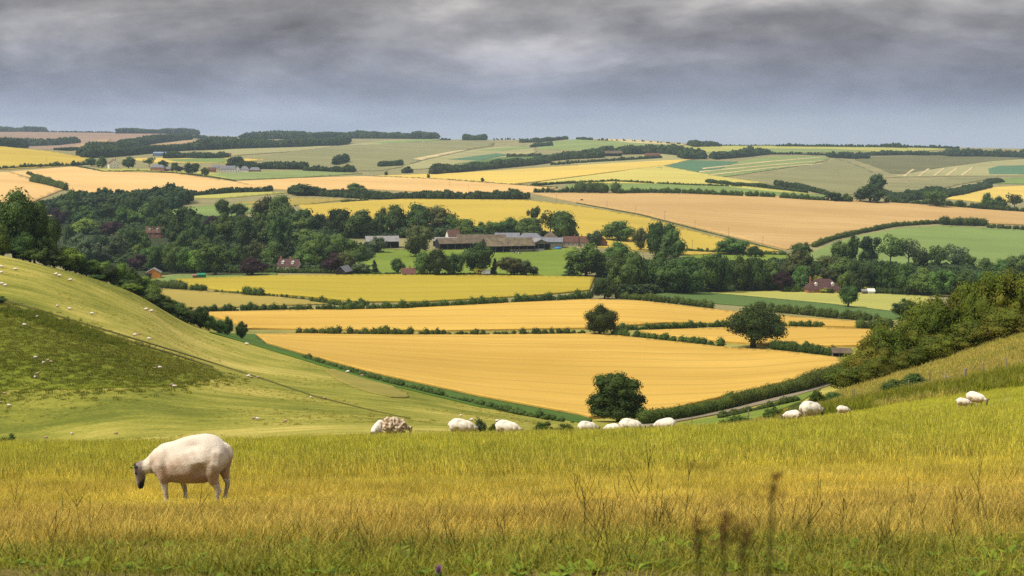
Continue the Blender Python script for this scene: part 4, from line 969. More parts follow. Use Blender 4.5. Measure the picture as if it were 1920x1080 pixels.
# ------------------------------------------------------------------ low filler trees, added to close the woods at ground level
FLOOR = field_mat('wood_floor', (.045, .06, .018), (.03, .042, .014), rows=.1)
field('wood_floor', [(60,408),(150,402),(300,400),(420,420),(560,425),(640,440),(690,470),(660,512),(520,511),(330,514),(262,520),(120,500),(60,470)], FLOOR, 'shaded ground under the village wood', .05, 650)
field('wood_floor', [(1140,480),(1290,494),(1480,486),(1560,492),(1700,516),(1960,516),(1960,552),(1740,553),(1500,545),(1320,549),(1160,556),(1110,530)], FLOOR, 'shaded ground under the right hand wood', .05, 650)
def filler_tree_mass(pts, hm, depth, label, **k):
    return wood(pts, 0, depth, label, 'filler_trees', 650, .6, 1.5, .4, hm)
filler_tree_mass([(110,440),(300,440),(480,452),(600,470)], 6, 150, 'low filler trees in the upper village wood')
filler_tree_mass([(100,490),(260,494),(420,500),(560,500),(680,490)], 6, 90, 'low filler trees in the middle of the village wood')
filler_tree_mass([(270,508),(400,511),(520,511),(660,511)], 5, 15, 'low filler trees along the front of the village wood')
filler_tree_mass([(1130,520),(1290,530),(1480,530),(1700,530),(1960,535)], 6, 90, 'low filler trees in the right hand wood')
filler_tree_mass([(1170,552),(1300,548),(1430,544),(1470,544)], 5, 10, 'low filler trees along the front of the right hand wood')
filler_tree_mass([(1740,552),(1840,553),(1960,554)], 6, 15, 'low filler trees at the right end of the right hand wood')
filler_tree_mass([(610,446),(700,447),(760,446),(850,444),(905,446)], 7, 25, 'low filler trees behind the barns on the left')
filler_tree_mass([(905,446),(1020,446),(1080,447)], 6, 15, 'low filler trees behind the barns on the right')

# ------------------------------------------------------------------ buildings
R_BROWN = flat_mat('brown_sheet_roof', (.115, .085, .068), .8, .45, .35, (.17, .135, .085))
R_MOSS = flat_mat('mossy_sheet_roof', (.115, .10, .085), .85, .5, .3, (.22, .175, .10))
R_TILE = flat_mat('old_tile_roof', (.125, .065, .05), .85, .35, .8)
R_PURP = flat_mat('plum_tile_roof', (.085, .045, .045), .8, .3, .8)
R_SLATE = flat_mat('slate_roof', (.17, .175, .20), .6, .3, .5)
R_PALE = flat_mat('pale_sheet_roof', (.23, .225, .215), .7, .25, .4)
R_BLUE = flat_mat('blue_sheet_roof', (.20, .26, .36), .6, .15, .5)
R_RED = flat_mat('red_tile_roof', (.135, .065, .05), .85, .3, .8)
W_DARK = flat_mat('black_boarding', (.022, .02, .022), .9, .4, .8)
W_GREY = flat_mat('weathered_boarding', (.17, .16, .145), .9, .3, .8)
W_WHITE = flat_mat('white_render', (.72, .70, .64), .8, .08, .5)
W_CREAM = flat_mat('cream_render', (.60, .53, .40), .8, .12, .5)
W_BRICK = flat_mat('red_brick', (.33, .145, .09), .9, .25, 1.2)
W_STONE = flat_mat('pale_stone', (.40, .355, .28), .9, .25, .8)
W_BLUE = flat_mat('blue_cladding', (.13, .19, .28), .6, .15, .5)
W_ORNG = flat_mat('orange_boarding', (.62, .25, .05), .75, .15, .9)
W_GREEN = flat_mat('green_cladding', (.03, .22, .12), .6, .15, .9)
W_PINK = flat_mat('pinkish_boarding', (.30, .16, .14), .8, .2, .9)
GLASS = flat_mat('dark_window_glass', (.05, .06, .075), .15, .1, 2)
WOODP = flat_mat('grey_weathered_wood', (.26, .225, .17), .9, .35, 6)
CONC = flat_mat('pale_concrete', (.40, .38, .34), .9, .2, 1)
def box_v(x0, x1, y0, y1, z0, z1):
    V = [(x, y, z) for z in (z0, z1) for y in (y0, y1) for x in (x0, x1)]
    F = [(0, 1, 3, 2)[::-1], (4, 5, 7, 6), (0, 1, 5, 4), (2, 3, 7, 6)[::-1], (0, 2, 6, 4)[::-1], (1, 3, 7, 5)]
    return V, [list(f) for f in F]
def part(name, parts, mat, parent, label=None):
    V, F = join(parts)
    me = bpy.data.meshes.new(name); me.from_pydata(V, [], F); me.materials.append(mat); me.update()
    o = obj(name, me, parent)
    if label: o['label'] = label
    return o
def roof_parts(w, d, ze, zr, ridge, ov=.35, th=.16, hip=0):
    out = []
    if ridge == 'x': a, c = w / 2 + ov, d / 2 + ov
    else: a, c = d / 2 + ov, w / 2 + ov
    sl = (zr - ze) / (c - ov); zl = ze - sl * ov
    for s in (-1, 1):
        h = hip
        P = [(-a, s * c, zl), (a, s * c, zl), (a - h, 0, zr), (-a + h, 0, zr)]
        P = P + [(x, y, z + th) for x, y, z in P]
        if ridge == 'y': P = [(y, x, z) for x, y, z in P]
        out.append((P, [[0, 1, 2, 3], [4, 5, 6, 7], [0, 1, 5, 4], [1, 2, 6, 5], [2, 3, 7, 6], [3, 0, 4, 7]]))
    if hip:
        for s in (-1, 1):
            P = [(s * a, -c, zl), (s * a, c, zl), (s * (a - hip), 0, zr)]
            P = P + [(x, y, z + th) for x, y, z in P]
            if ridge == 'y': P = [(y, x, z) for x, y, z in P]
            out.append((P, [[0, 1, 2], [3, 4, 5], [0, 1, 4, 3], [1, 2, 5, 4], [2, 0, 3, 5]]))
    return out
def building(name, label, x0, x1, top, base, roofm, wallm, depth, ridge='x', rf=.5, rz=0, chim=(), win=0, door=False, open_=False, near=700, dist=None, cat='building', hip=0, dormers=0, group=None, bays=0):
    xm = (x0 + x1) / 2
    x, y = at(xm, dist) if dist else hit(xm, base, near)
    z = Hs(x, y); u, dy, dz = pix_ray(xm, top); h = max(2.2, float(dz / dy) * y - z) if dist is None else max(2.2, float(dz / dy) * y - z)
    w = (x1 - x0) * y / FPX
    e = tag(empty(name, (x, y + depth / 2, z), R(rz)), label, cat, group)
    ze = h * (1 - rf); zb = -1.5
    hw, hd = w / 2, depth / 2
    if open_:
        t = .2
        ps = [box_v(-hw, hw, hd - t, hd, zb, ze), box_v(-hw, -hw + t, -hd, hd - t, zb, ze), box_v(hw - t, hw, -hd, hd - t, zb, ze)]
    else:
        ps = [box_v(-hw, hw, -hd, hd, zb, ze)]
    # gables
    if not hip:
        if ridge == 'x':
            for s in (-1, 1): ps.append(([(s * hw, -hd, ze), (s * hw, hd, ze), (s * hw, 0, h - .1), (s * (hw - .2), -hd, ze), (s * (hw - .2), hd, ze), (s * (hw - .2), 0, h - .1)], [[0, 1, 2], [3, 4, 5], [0, 2, 5, 3], [1, 2, 5, 4]]))
        else:
            for s in (-1, 1): ps.append(([(-hw, s * hd, ze), (hw, s * hd, ze), (0, s * hd, h - .1), (-hw, s * (hd - .2), ze), (hw, s * (hd - .2), ze), (0, s * (hd - .2), h - .1)], [[0, 1, 2], [3, 4, 5], [0, 2, 5, 3], [1, 2, 5, 4]]))
    part('wall', ps, wallm, e)
    rfp = part('roof', roof_parts(w, depth, ze, h, ridge, hip=hip), roofm, e)
    for cx in chim:
        zc = h if ridge == 'x' else h
        c = part('chimney', [box_v(cx * w - .45, cx * w + .45, -.35, .35, ze, h + 1.3), box_v(cx * w - .3, cx * w - .05, -.12, .12, h + 1.3, h + 1.75), box_v(cx * w + .05, cx * w + .3, -.12, .12, h + 1.3, h + 1.75)], W_BRICK, rfp)
    for k in range(win):
        xx = (-hw + w * (k + .5) / win)
        for lvl in ([.28, .72] if ze > 4 else [.55]):
            zz = ze * lvl
            fr = part('window', [box_v(xx - .6, xx + .6, -hd - .06, -hd + .05, zz - .65, zz + .65)], W_WHITE, e)
            part('pane', [box_v(xx - .48, xx - .04, -hd - .09, -hd - .05, zz - .53, zz + .53), box_v(xx + .04, xx + .48, -hd - .09, -hd - .05, zz - .53, zz + .53)], GLASS, fr)
    if door: part('door', [box_v(w * .08 - .5, w * .08 + .5, -hd - .08, -hd + .05, 0, 2)], W_DARK, e)
    for k in range(dormers):
        xx = (-.25 + .5 * k) * w if dormers > 1 else 0
        zz = ze + (h - ze) * .45; yy = -hd * .55
        part('dormer', [box_v(xx - .8, xx + .8, yy - .9, yy + 1.5, zz - .7, zz + .5), ([(xx - 1, yy - 1.1, zz + .5), (xx + 1, yy - 1.1, zz + .5), (xx, yy - 1.1, zz + 1.4), (xx - 1, yy + 2, zz + .5), (xx + 1, yy + 2, zz + .5), (xx, yy + 2, zz + 1.4)], [[0, 1, 2], [3, 4, 5], [0, 2, 5, 3], [1, 2, 5, 4]])], W_WHITE, rfp)
    for k in range(bays + 1 if bays else 0):
        xx = -hw + .2 + (w - .4) * k / bays
        part('post', [box_v(xx - .14, xx + .14, -hd, -hd + .28, zb, ze)], W_GREY, e)
    return e
BL = building
F_ = dict(near=800)
BL('open_shed', 'pale roofed open fronted shed at the left end of the farm', 684, 746, 444, 466, R_PALE, W_DARK, 14, 'x', .4, 8, open_=True, bays=4, **F_)
BL('barn', 'pale flat roofed shed glimpsed left of the long barns', 812, 856, 446, 462, R_PALE, W_DARK, 10, 'x', .35, 0, **F_)
BL('barn', 'low barn with a long brown roof and black boarded gable', 818, 906, 448, 468, R_BROWN, W_DARK, 18, 'x', .42, 15, bays=6, open_=True, **F_)
BL('barn', 'big barn with a mottled mossy brown roof at the front of the farm', 906, 998, 448.5, 474, R_MOSS, W_DARK, 24, 'x', .5, 13, bays=6, open_=True, **F_)
BL('barn', 'long brown roofed barn behind the front barns', 856, 948, 441.5, 458, R_BROWN, W_DARK, 16, 'x', .4, 0, dist=1108)
BL('barn', 'blue grey slate roofed barn at the back of the farm', 928, 974, 438, 456, R_SLATE, W_STONE, 13, 'x', .4, 0, dist=1135)
BL('barn', 'slate roofed barn with a hipped end at the back right of the farm', 970, 1018, 438.5, 457, R_SLATE, W_STONE, 13, 'x', .42, -6, hip=5, dist=1112)
BL('barn', 'pale roofed open barn right of the mossy brown barn', 992, 1028, 449, 470, R_PALE, W_GREY, 16, 'y', .4, 14, bays=3, open_=True, near=850)
BL('barn', 'grey roofed block barn at the right end of the farm yard', 1012, 1056, 447, 466, R_SLATE, W_GREY, 14, 'x', .35, -5, **F_)
BL('granary', 'small brown pyramid roofed granary behind the grey barn', 1018, 1046, 437, 456, R_BROWN, W_STONE, 12, 'x', .4, 0, hip=5, dist=1115)
BL('cottage', 'brown roofed farm cottage with brick chimneys right of the yard', 1054, 1084, 444, 462, R_TILE, W_STONE, 8, 'x', .5, 4, chim=(.3,), win=4, **F_)
BL('cottage', 'second farm cottage with two chimneys beside the feathery tree', 1082, 1112, 444, 462, R_TILE, W_STONE, 8, 'x', .55, -6, chim=(-.2, .35), win=3, **F_)
BL('cottage', 'little red brick gabled cottage with one chimney beyond the farm', 1120, 1137, 445, 462, R_RED, W_BRICK, 8, 'y', .55, 12, chim=(-.35,), win=2, **F_)
BL('farmhouse', 'brown roofed farmhouse with a tall white chimney among the trees', 838, 861, 432, 450, R_TILE, W_WHITE, 9, 'x', .45, 20, chim=(.3,), win=2, dist=1125)
BL('garden_shed', 'orange boarded shed with a pale gable roof', 273, 299, 504, 523, R_PALE, W_ORNG, 7, 'y', .38, 8, near=650, cat='shed')
BL('garden_shed', 'small black shed in front of the orange one', 274, 282, 513, 524.5, W_DARK, W_DARK, 2.5, 'x', .12, 0, near=650, cat='shed')
BL('garden_shed', 'green metal shed in the rough paddock', 370, 384, 513, 523, W_GREEN, W_GREEN, 4, 'x', .2, 4, near=650, cat='shed')
BL('garden_shed', 'low pinkish shed joined to the left of the green one', 361, 369.5, 515, 523, W_PINK, W_PINK, 3, 'x', .15, 4, near=650, cat='shed')
BL('cottage', 'white cottage with a dark brown roof and two white dormers', 521, 561, 487, 512, R_PURP, W_CREAM, 8, 'x', .45, -14, chim=(-.42, .05), win=4, dormers=2, near=650)
BL('barn', 'black boarded gable barn beside the right purple beech', 634, 654, 500, 517, R_SLATE, W_DARK, 9, 'y', .55, -22, near=650)
BL('house', 'brick house with a dark tiled roof half hidden in the village wood', 273, 300, 425, 447, R_TILE, W_BRICK, 9, 'x', .5, 5, chim=(.45,), win=3, dormers=2, near=650)
BL('church_tower', 'pale stone tower glimpsed between the grey green trees', 190, 199, 456, 482, R_TILE, W_STONE, 4, 'x', .12, 0, near=650, cat='tower')
BL('cottage', 'cottage with a red roof at the front of the cow pasture', 752, 778, 504, 518, R_RED, W_CREAM, 7, 'x', .6, 8, chim=(.1,), win=2, near=700)
BL('garden_shed', 'grey roofed shed among shrubs by the yellow barley', 904, 918, 507, 518, R_PALE, W_GREY, 4, 'x', .5, 0, near=700, cat='shed')
BL('bungalow', 'large house under a plum brown hipped roof by the yellow shrub', 1514, 1578, 525, 550, R_PURP, W_BRICK, 11, 'x', .68, 4, chim=(-.38,), win=4, hip=6, dormers=2, near=650, cat='house')
BL('garden_shed', 'white topped shed beside the yellow shrub', 1628, 1640, 542, 552, W_WHITE, W_WHITE, 4, 'x', .4, 0, near=650, cat='shed')
BL('garden_shed', 'grey garden shed left of the white topped one', 1617, 1627, 543, 552, R_PALE, W_GREY, 3, 'x', .3, 0, near=650, cat='shed')
BL('field_shelter', 'open fronted wooden field shelter at the end of the hedge', 1563, 1597, 655, 669, R_BROWN, W_GREY, 5, 'x', .45, -6, bays=3, open_=True, near=380, cat='shed')
U_ = dict(near=1500)
BL('house', 'white gabled house with a red roof on the left hill', 202, 221, 299, 317, R_RED, W_WHITE, 10, 'y', .45, 28, chim=(.2,), win=3, **U_)
BL('house', 'brick house with a slate roof on the left hill', 282, 308, 309, 321, R_SLATE, W_BRICK, 10, 'x', .4, -3, win=5, hip=4, **U_)
BL('coach_house', 'small brick outbuilding joined to the slate roofed house', 309, 322, 313, 321.5, R_SLATE, W_BRICK, 7, 'x', .45, 0, win=2, **U_)
BL('barn', 'blue clad barn beyond the left houses', 287, 311, 285, 293, R_BLUE, W_BLUE, 16, 'x', .3, -2, near=1900)
BL('barn', 'long pale roofed shed right of the blue barn', 312, 331, 286, 293, R_PALE, W_GREY, 12, 'x', .5, 0, near=1900)
BL('house', 'white farm building with a long slate roof', 413, 440, 311, 323, R_SLATE, W_WHITE, 11, 'x', .45, 6, win=5, **U_)
BL('house', 'white gabled wing at the right of the long slate roof', 440, 449, 311, 323.5, R_SLATE, W_WHITE, 11, 'y', .5, 6, win=2, **U_)
BL('house', 'white house with a hipped slate roof right of the gabled wing', 450, 466, 312, 322, R_SLATE, W_WHITE, 10, 'x', .55, 0, hip=4, win=3, **U_)
BL('house', 'low brick house at the right end of the white farm', 467, 487, 314, 322.5, R_SLATE, W_BRICK, 10, 'x', .55, 0, hip=3, win=3, **U_)
BL('coach_house', 'small brick outbuilding left of the white farm', 389, 403, 314, 323, R_TILE, W_BRICK, 8, 'x', .5, 0, win=2, **U_)
BL('house', 'pale house with a slate roof rising behind the white farm', 398, 410, 309, 320, R_SLATE, W_CREAM, 8, 'x', .45, 0, win=2, **U_)
BL('barn', 'brown roofed open barn of the far farm on the ridge', 1134, 1166, 283, 293, R_BROWN, W_DARK, 16, 'x', .45, 0, bays=4, open_=True, near=1900)
BL('farmhouse', 'pinkish far farmhouse at the edge of the ridge wood', 1210, 1238, 287, 296, R_RED, W_BRICK, 10, 'x', .5, 3, chim=(-.3, .3), win=4, near=1800)
BL('barn', 'far white roofed shed hidden behind the light green trees', 420, 432, 287, 294, R_RED, W_BRICK, 9, 'x', .5, 0, near=2000)
# pale concrete yard fence in front of the big barn
def yard_fence():
    x0, d0 = hit(956, 473, 800); x1, d1 = hit(1020, 472, 800)
    n = 17; e = tag(empty('yard_fence', (x0, d0, Hs(x0, d0))), 'pale slatted yard fence in front of the big mossy barn', 'fence')
    dx, dy = (x1 - x0), (d1 - d0); L = math.hypot(dx, dy); a = math.atan2(dy, dx); e.rotation_euler = (0, 0, a)
    pm = None
    for k in range(n):
        o = part('post', [box_v(-.1, .1, -.1, .1, -1, 2.4)], CONC, e) if pm is None else obj('post', pm, e)
        pm = o.data; o.location = (L * k / (n - 1), 0, 0)
    rm = None
    for k in range(4):
        o = part('rail', [box_v(0, L, -.16, -.11, -.1, .28)], CONC, e) if rm is None else obj('rail', rm, e)
        rm = o.data; o.location = (0, 0, .25 + k * .55)
yard_fence()
def tarp():
    x, y = hit(1046, 468, 800); z = Hs(x, y)
    e = tag(empty('trailer', (x, y, z)), 'farm trailer with a bright blue tarpaulin at the edge of the yard', 'trailer')
    rng = np.random.default_rng(4)
    bm = bmesh.new(); bmesh.ops.create_icosphere(bm, subdivisions=3, radius=1)
    for v in bm.verts:
        v.co = Vector((v.co.x * 2.9, v.co.y * 1.6, max(0, v.co.z) * 1.3 + .85 + .12 * math.sin(v.co.x * 9) * math.cos(v.co.y * 7)))
    me = bpy.data.meshes.new('tarpaulin'); bm.to_mesh(me); bm.free(); me.materials.append(flat_mat('blue_tarpaulin', (.05, .20, .50), .5, .3, 1.5)); obj('tarpaulin', me, e)
    part('chassis', [box_v(-3, 3, -1.1, 1.1, .55, .8), box_v(-4.2, -3, -.1, .1, .6, .75)], W_GREY, e)
    for s in (-1, 1):
        V, F = tube([(1.0, s * 1.2 - .12, .45), (1.0, s * 1.2 + .12, .45)], [.45, .45], 12); part('wheel', [(V, F + [list(range(12)), list(range(12, 24))])], W_DARK, e)
tarp()
# utility poles across the fields
def pole(px, top, base, near, label):
    x, y = hit(px, base, near); z = Hs(x, y); h = 9.5
    e = tag(empty('utility_pole', (x, y, z), R(25)), label, 'utility pole', 'utility poles across the fields')
    part('pole', [tube([(0, 0, -1), (0, 0, h)], [.17, .12], 7)], WOODP, e)
    part('crossarm', [box_v(-.9, .9, -.07, .07, h - .7, h - .55)], WOODP, e)
    for s in (-.8, 0, .8): part('insulator', [tube([(s, 0, h - .55), (s, 0, h - .3)], [.06, .04], 6)], CONC, e)
for a in [(843, 338, 353, 1300, 'utility pole standing in the long pale wheat, left'), (879, 350, 362, 1300, 'utility pole at the lower edge of the long pale wheat'), (1043, 362, 380, 1000, 'leftmost utility pole in the tan field'),
          (1138, 377, 393, 1000, 'second utility pole from the left in the tan field'), (1192, 387, 403, 1000, 'third utility pole from the left in the tan field'), (1246, 397, 413, 1000, 'fourth utility pole from the left in the tan field'),
          (1303, 413, 431, 900, 'fifth utility pole near the boundary of the tan field'), (1366, 430, 446, 900, 'utility pole near the lower corner of the tan field'), (1430, 443, 463, 900, 'last utility pole at the lower corner of the tan field'), (1298, 457, 471, 900, 'utility pole in the yellow barley right of the farm'),
          (87, 292, 305, 1500, 'utility pole on the yellow hill at far left')]: pole(*a)
# ------------------------------------------------------------------ animals
def sheep_parts(woolly=False):
    k = .00103
    def X(zx): return (zx - 1000) * k
    def Z(zy): return (990 - zy) * k
    rings = [(560,480,635,70), (585,448,660,105), (625,372,705,148), (690,326,748,180), (800,300,768,208), (930,255,778,236), (1060,225,780,250), (1180,213,757,246), (1280,232,700,226), (1350,280,640,196), (1405,348,580,140), (1432,410,520,70)]
    A = np.array(rings, float); A = A[np.argsort(A[:, 0])]; xs = np.linspace(A[0, 0], A[-1, 0], 40)
    rings = np.stack([xs] + [pchip(A[:, 0], A[:, j], xs) for j in (1, 2, 3)], 1)
    V, F = [], []; S = 28
    for x, t, b2, hw in rings:
        zt, zb = Z(t), Z(b2); zc = (zt + zb) / 2; rz_ = (zt - zb) / 2
        for i in range(S):
            a = 2 * math.pi * i / S; c, s = math.cos(a), math.sin(a)
            yy = hw * .001 * math.copysign(abs(c) ** .95, c); zz = rz_ * s
            if s > 0: yy *= 1 - .30 * s       # narrower along the spine
            # hollow in front of the hip, dip behind the shoulder, full barrel below
            g = lambda cx, cz, w, hh: math.exp(-((x - cx) / w) ** 2 - ((990 - (zc + zz) / k - cz) / hh) ** 2)
            yy *= 1 - .34 * g(1045, 320, 110, 45) - .15 * g(760, 520, 40, 150) + .10 * g(1190, 330, 55, 70) + .10 * g(980, 660, 150, 80) - .25 * g(1150, 590, 60, 60) + .08 * g(690, 480, 45, 120)
            V.append((X(x), yy, zc + zz))
    for r in range(len(rings) - 1):
        for i in range(S): F.append([r * S + i, r * S + (i + 1) % S, (r + 1) * S + (i + 1) % S, (r + 1) * S + i])
    F.append(list(range(S))[::-1]); F.append([(len(rings) - 1) * S + i for i in range(S)])
    P = [(V, F)]
    def tb(pts, seg=10):
        v, f = tube([(X(a), y, Z(b2)) for a, b2, y, r in pts], [r * .001 for *_, r in pts], seg)
        n = len(pts); f = f + [list(range(seg))[::-1], [(n - 1) * seg + i for i in range(seg)]]
        P.append((v, f))
    tb([(680,500,0,150), (610,545,0,125), (540,580,0,98), (480,600,0,80)])
    tb([(470,548,0,40), (440,575,0,70), (428,630,0,75), (428,690,0,66), (430,750,0,53), (430,800,0,43), (428,838,0,34), (428,848,0,18)])
    leg = {'fn': [(705,500,-.07,50), (712,580,-.10,88), (720,690,-.115,68), (726,760,-.115,45), (735,830,-.115,35), (742,900,-.115,27), (745,950,-.115,25), (738,985,-.115,32)],
           'ff': [(780,560,.07,50), (810,650,.10,82), (860,720,.11,62), (882,790,.11,40), (895,850,.11,33), (905,905,.11,26), (908,955,.11,25), (900,985,.11,31)],
           'hn': [(1310,330,-.05,60), (1305,420,-.095,112), (1285,540,-.135,118), (1268,640,-.14,88), (1285,730,-.135,58), (1318,800,-.13,40), (1330,840,-.13,36), (1316,900,-.13,28), (1308,955,-.13,26), (1300,985,-.13,32)],
           'hf': [(1330,340,.05,60), (1340,440,.10,108), (1350,560,.13,100), (1345,660,.135,70), (1360,730,.135,48), (1382,795,.13,36), (1384,830,.13,33), (1368,890,.13,27), (1358,955,.13,25), (1350,985,.13,32)]}
    for L in leg.values(): tb(L)
    tb([(1385,340,0,36), (1428,372,0,36), (1458,425,0,32), (1462,480,0,28), (1446,515,0,18)])
    tb([(1060,700,0,60), (1130,690,0,105), (1200,680,0,80)])
    return P
def remesh_obj(P, vox, smooth_it, ratio=None):
    V, F = join(P)
    me = bpy.data.meshes.new('tmp'); me.from_pydata(V, [], F); me.update()
    o = bpy.data.objects.new('tmp', me); C.objects.link(o)
    bm = bmesh.new(); bm.from_mesh(me); bmesh.ops.recalc_face_normals(bm, faces=bm.faces); bm.to_mesh(me); bm.free()
    m = o.modifiers.new('r', 'REMESH'); m.mode = 'VOXEL'; m.voxel_size = vox
    s = o.modifiers.new('s', 'SMOOTH'); s.iterations = smooth_it; s.factor = .5
    if ratio: d = o.modifiers.new('d', 'DECIMATE'); d.ratio = ratio
    dg = bpy.context.evaluated_depsgraph_get()
    r = bpy.data.meshes.new_from_object(o.evaluated_get(dg))
    bpy.data.objects.remove(o)
    r.polygons.foreach_set('use_smooth', [True] * len(r.polygons))
    return r
def paint(me, fn):
    a = me.color_attributes.new('coat', 'FLOAT_COLOR', 'POINT')
    a.data.foreach_set('color', np.array([(*fn(v.co), 1) for v in me.vertices], np.float32).ravel())
def coat_mat(name, scale=60, strength=.5, blot=None):
    m, nt, b = new_mat(name, .95)
    c = nn(nt, 'ShaderNodeAttribute', attribute_name='coat').outputs['Color']
    tcn = nn(nt, 'ShaderNodeTexCoord').outputs['Object']
    f = noise(nt, tcn, scale, 5, .7); f2 = noise(nt, tcn, 6, 4, .6)
    col = mixc(nt, .5, c, ramp(nt, f2, [(.3, (.82, .78, .72)), (.7, (1, 1, 1))]), 'MULTIPLY')
    nt.links.new(col, b.inputs['Base Color'])
    bump(nt, b, f, strength, .012)
    b.inputs['Sheen Weight'].default_value = .3
    return m
COAT = coat_mat('shorn_fleece', 45, .9); FLEECE = coat_mat('ragged_fleece', 25, 1.0); HIDE = coat_mat('cow_hide', 20, .1)
HORN = flat_mat('dark_hide', (.02, .017, .018), .7, .3, 20)
def lerp3(a, b2, t): t = max(0, min(1, t)); return tuple(p + (q - p) * t for p, q in zip(a, b2))
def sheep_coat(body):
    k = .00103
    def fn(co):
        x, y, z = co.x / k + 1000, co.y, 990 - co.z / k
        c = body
        # bare grey brown face, black muzzle, speckled shins, pinkish bare belly by the udder, flank darkened downward: tan hide plus body shade painted into the coat
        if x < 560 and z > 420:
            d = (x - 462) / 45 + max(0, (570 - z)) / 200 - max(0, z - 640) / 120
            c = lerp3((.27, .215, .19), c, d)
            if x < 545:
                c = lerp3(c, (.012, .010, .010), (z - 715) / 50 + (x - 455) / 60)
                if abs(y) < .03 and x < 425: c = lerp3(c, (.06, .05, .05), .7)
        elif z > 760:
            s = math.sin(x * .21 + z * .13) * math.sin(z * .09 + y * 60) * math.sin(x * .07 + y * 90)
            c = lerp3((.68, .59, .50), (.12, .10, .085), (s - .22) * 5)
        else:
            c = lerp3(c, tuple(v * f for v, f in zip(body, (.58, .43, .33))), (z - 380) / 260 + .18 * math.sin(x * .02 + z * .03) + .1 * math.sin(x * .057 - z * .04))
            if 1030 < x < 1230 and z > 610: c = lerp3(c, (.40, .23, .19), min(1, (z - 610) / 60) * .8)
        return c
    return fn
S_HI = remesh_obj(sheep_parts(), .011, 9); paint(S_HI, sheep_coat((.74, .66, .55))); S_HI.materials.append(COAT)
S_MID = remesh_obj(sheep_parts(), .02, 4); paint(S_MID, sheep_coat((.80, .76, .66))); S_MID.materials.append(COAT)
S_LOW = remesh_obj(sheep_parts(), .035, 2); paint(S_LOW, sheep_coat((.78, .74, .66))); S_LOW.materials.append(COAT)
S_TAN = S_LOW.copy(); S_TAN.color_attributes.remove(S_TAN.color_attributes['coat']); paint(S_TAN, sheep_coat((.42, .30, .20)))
def ragged():
    me = remesh_obj(sheep_parts(), .02, 3); rng = np.random.default_rng(3)
    n = [Vector(rng.normal(size=3)).normalized() for _ in range(9)]
    nrm = [v.normal.copy() for v in me.vertices]
    for v, q in zip(me.vertices, nrm):
        if v.co.x < -.36 or v.co.z < .28: continue
        s = sum(math.sin(v.co.dot(a) * (22 + 6 * i) + i) for i, a in enumerate(n)) / 9
        v.co += q * (.055 + .10 * s)
    paint(me, lambda co: lerp3((.62, .52, .38), (.22, .125, .06), .5 + 1.1 * math.sin(co.x * 31 + 2 * math.sin(co.z * 23)) * math.sin(co.z * 27 + co.y * 19 + co.x * 9)))
    me.materials.append(FLEECE); return me
S_RAG = ragged()
EAR_M, _nt, _b = new_mat('ear_skin', .8); _b.inputs['Base Color'].default_value = (.035, .026, .026, 1)
TAG_M, _nt, _b = new_mat('green_ear_tag', .4); _b.inputs['Base Color'].default_value = (.35, .60, .06, 1)
def ear_mesh():
    bm = bmesh.new(); bmesh.ops.create_uvsphere(bm, u_segments=10, v_segments=8, radius=1)
    for v in bm.verts:
        t = (v.co.x + 1) / 2
        v.co = Vector((v.co.x * .055, v.co.y * .028 * (1.15 - .5 * abs(t - .45)), v.co.z * .010 + .012 * (v.co.y ** 2)))
    me = bpy.data.meshes.new('ear'); bm.to_mesh(me); bm.free(); me.materials.append(EAR_M)
    me.polygons.foreach_set('use_smooth', [True] * len(me.polygons)); return me
EARM = ear_mesh()
def eye_mesh():
    bm = bmesh.new(); bmesh.ops.create_icosphere(bm, subdivisions=2, radius=.014); me = bpy.data.meshes.new('eye'); bm.to_mesh(me); bm.free()
    m, nt, b = new_mat('eye_gloss', .1); b.inputs['Base Color'].default_value = (.01, .008, .006, 1); me.materials.append(m); return me
EYEM = eye_mesh()
def sheep(px, dist, length_px, heading, label, me, name='sheep', group=None, tagged=False, ears=True, base=None, near=0, z_off=0, zs=1.0, far=9000):
    """heading in degrees: 0 faces right, 90 faces away, 180 faces left"""
    if dist: x, y = at(px, dist)
    else: x, y = hit(px, base, near, far)
    z = Hs(x, y)
    s = length_px * y / FPX / 1.10
    s = min(1.35, max(.55, s))
    e = empty(name, (x, y, z + z_off), R(heading - 180), (s, s, s * zs)); tag(e, label, 'sheep', group)
    obj('body', me, e)
    if ears:
        for sd in (-1, 1):
            o = obj('ear', EARM, e); o.location = (-.61 - .02, sd * .055, .425); o.rotation_euler = (0, R(22), R(160 if sd < 0 else -160) + (math.pi if False else 0))
            o.rotation_euler = (R(sd * 25), R(15), R(180 + sd * -35))
            o = obj('eye', EYEM, e); o.location = (-.622, sd * .058, .345)
        if tagged:
            part('ear_tag', [box_v(-.012, .012, -.004, .004, -.014, .014)], TAG_M, e).location = (-.645, -.085, .425)
    return e
sheep(350, 16.6, 182, 180,  'shorn cream sheep with a black muzzle grazing in the foreground', S_HI, tagged=True, z_off=.05)
RS = 'sheep along the brow'
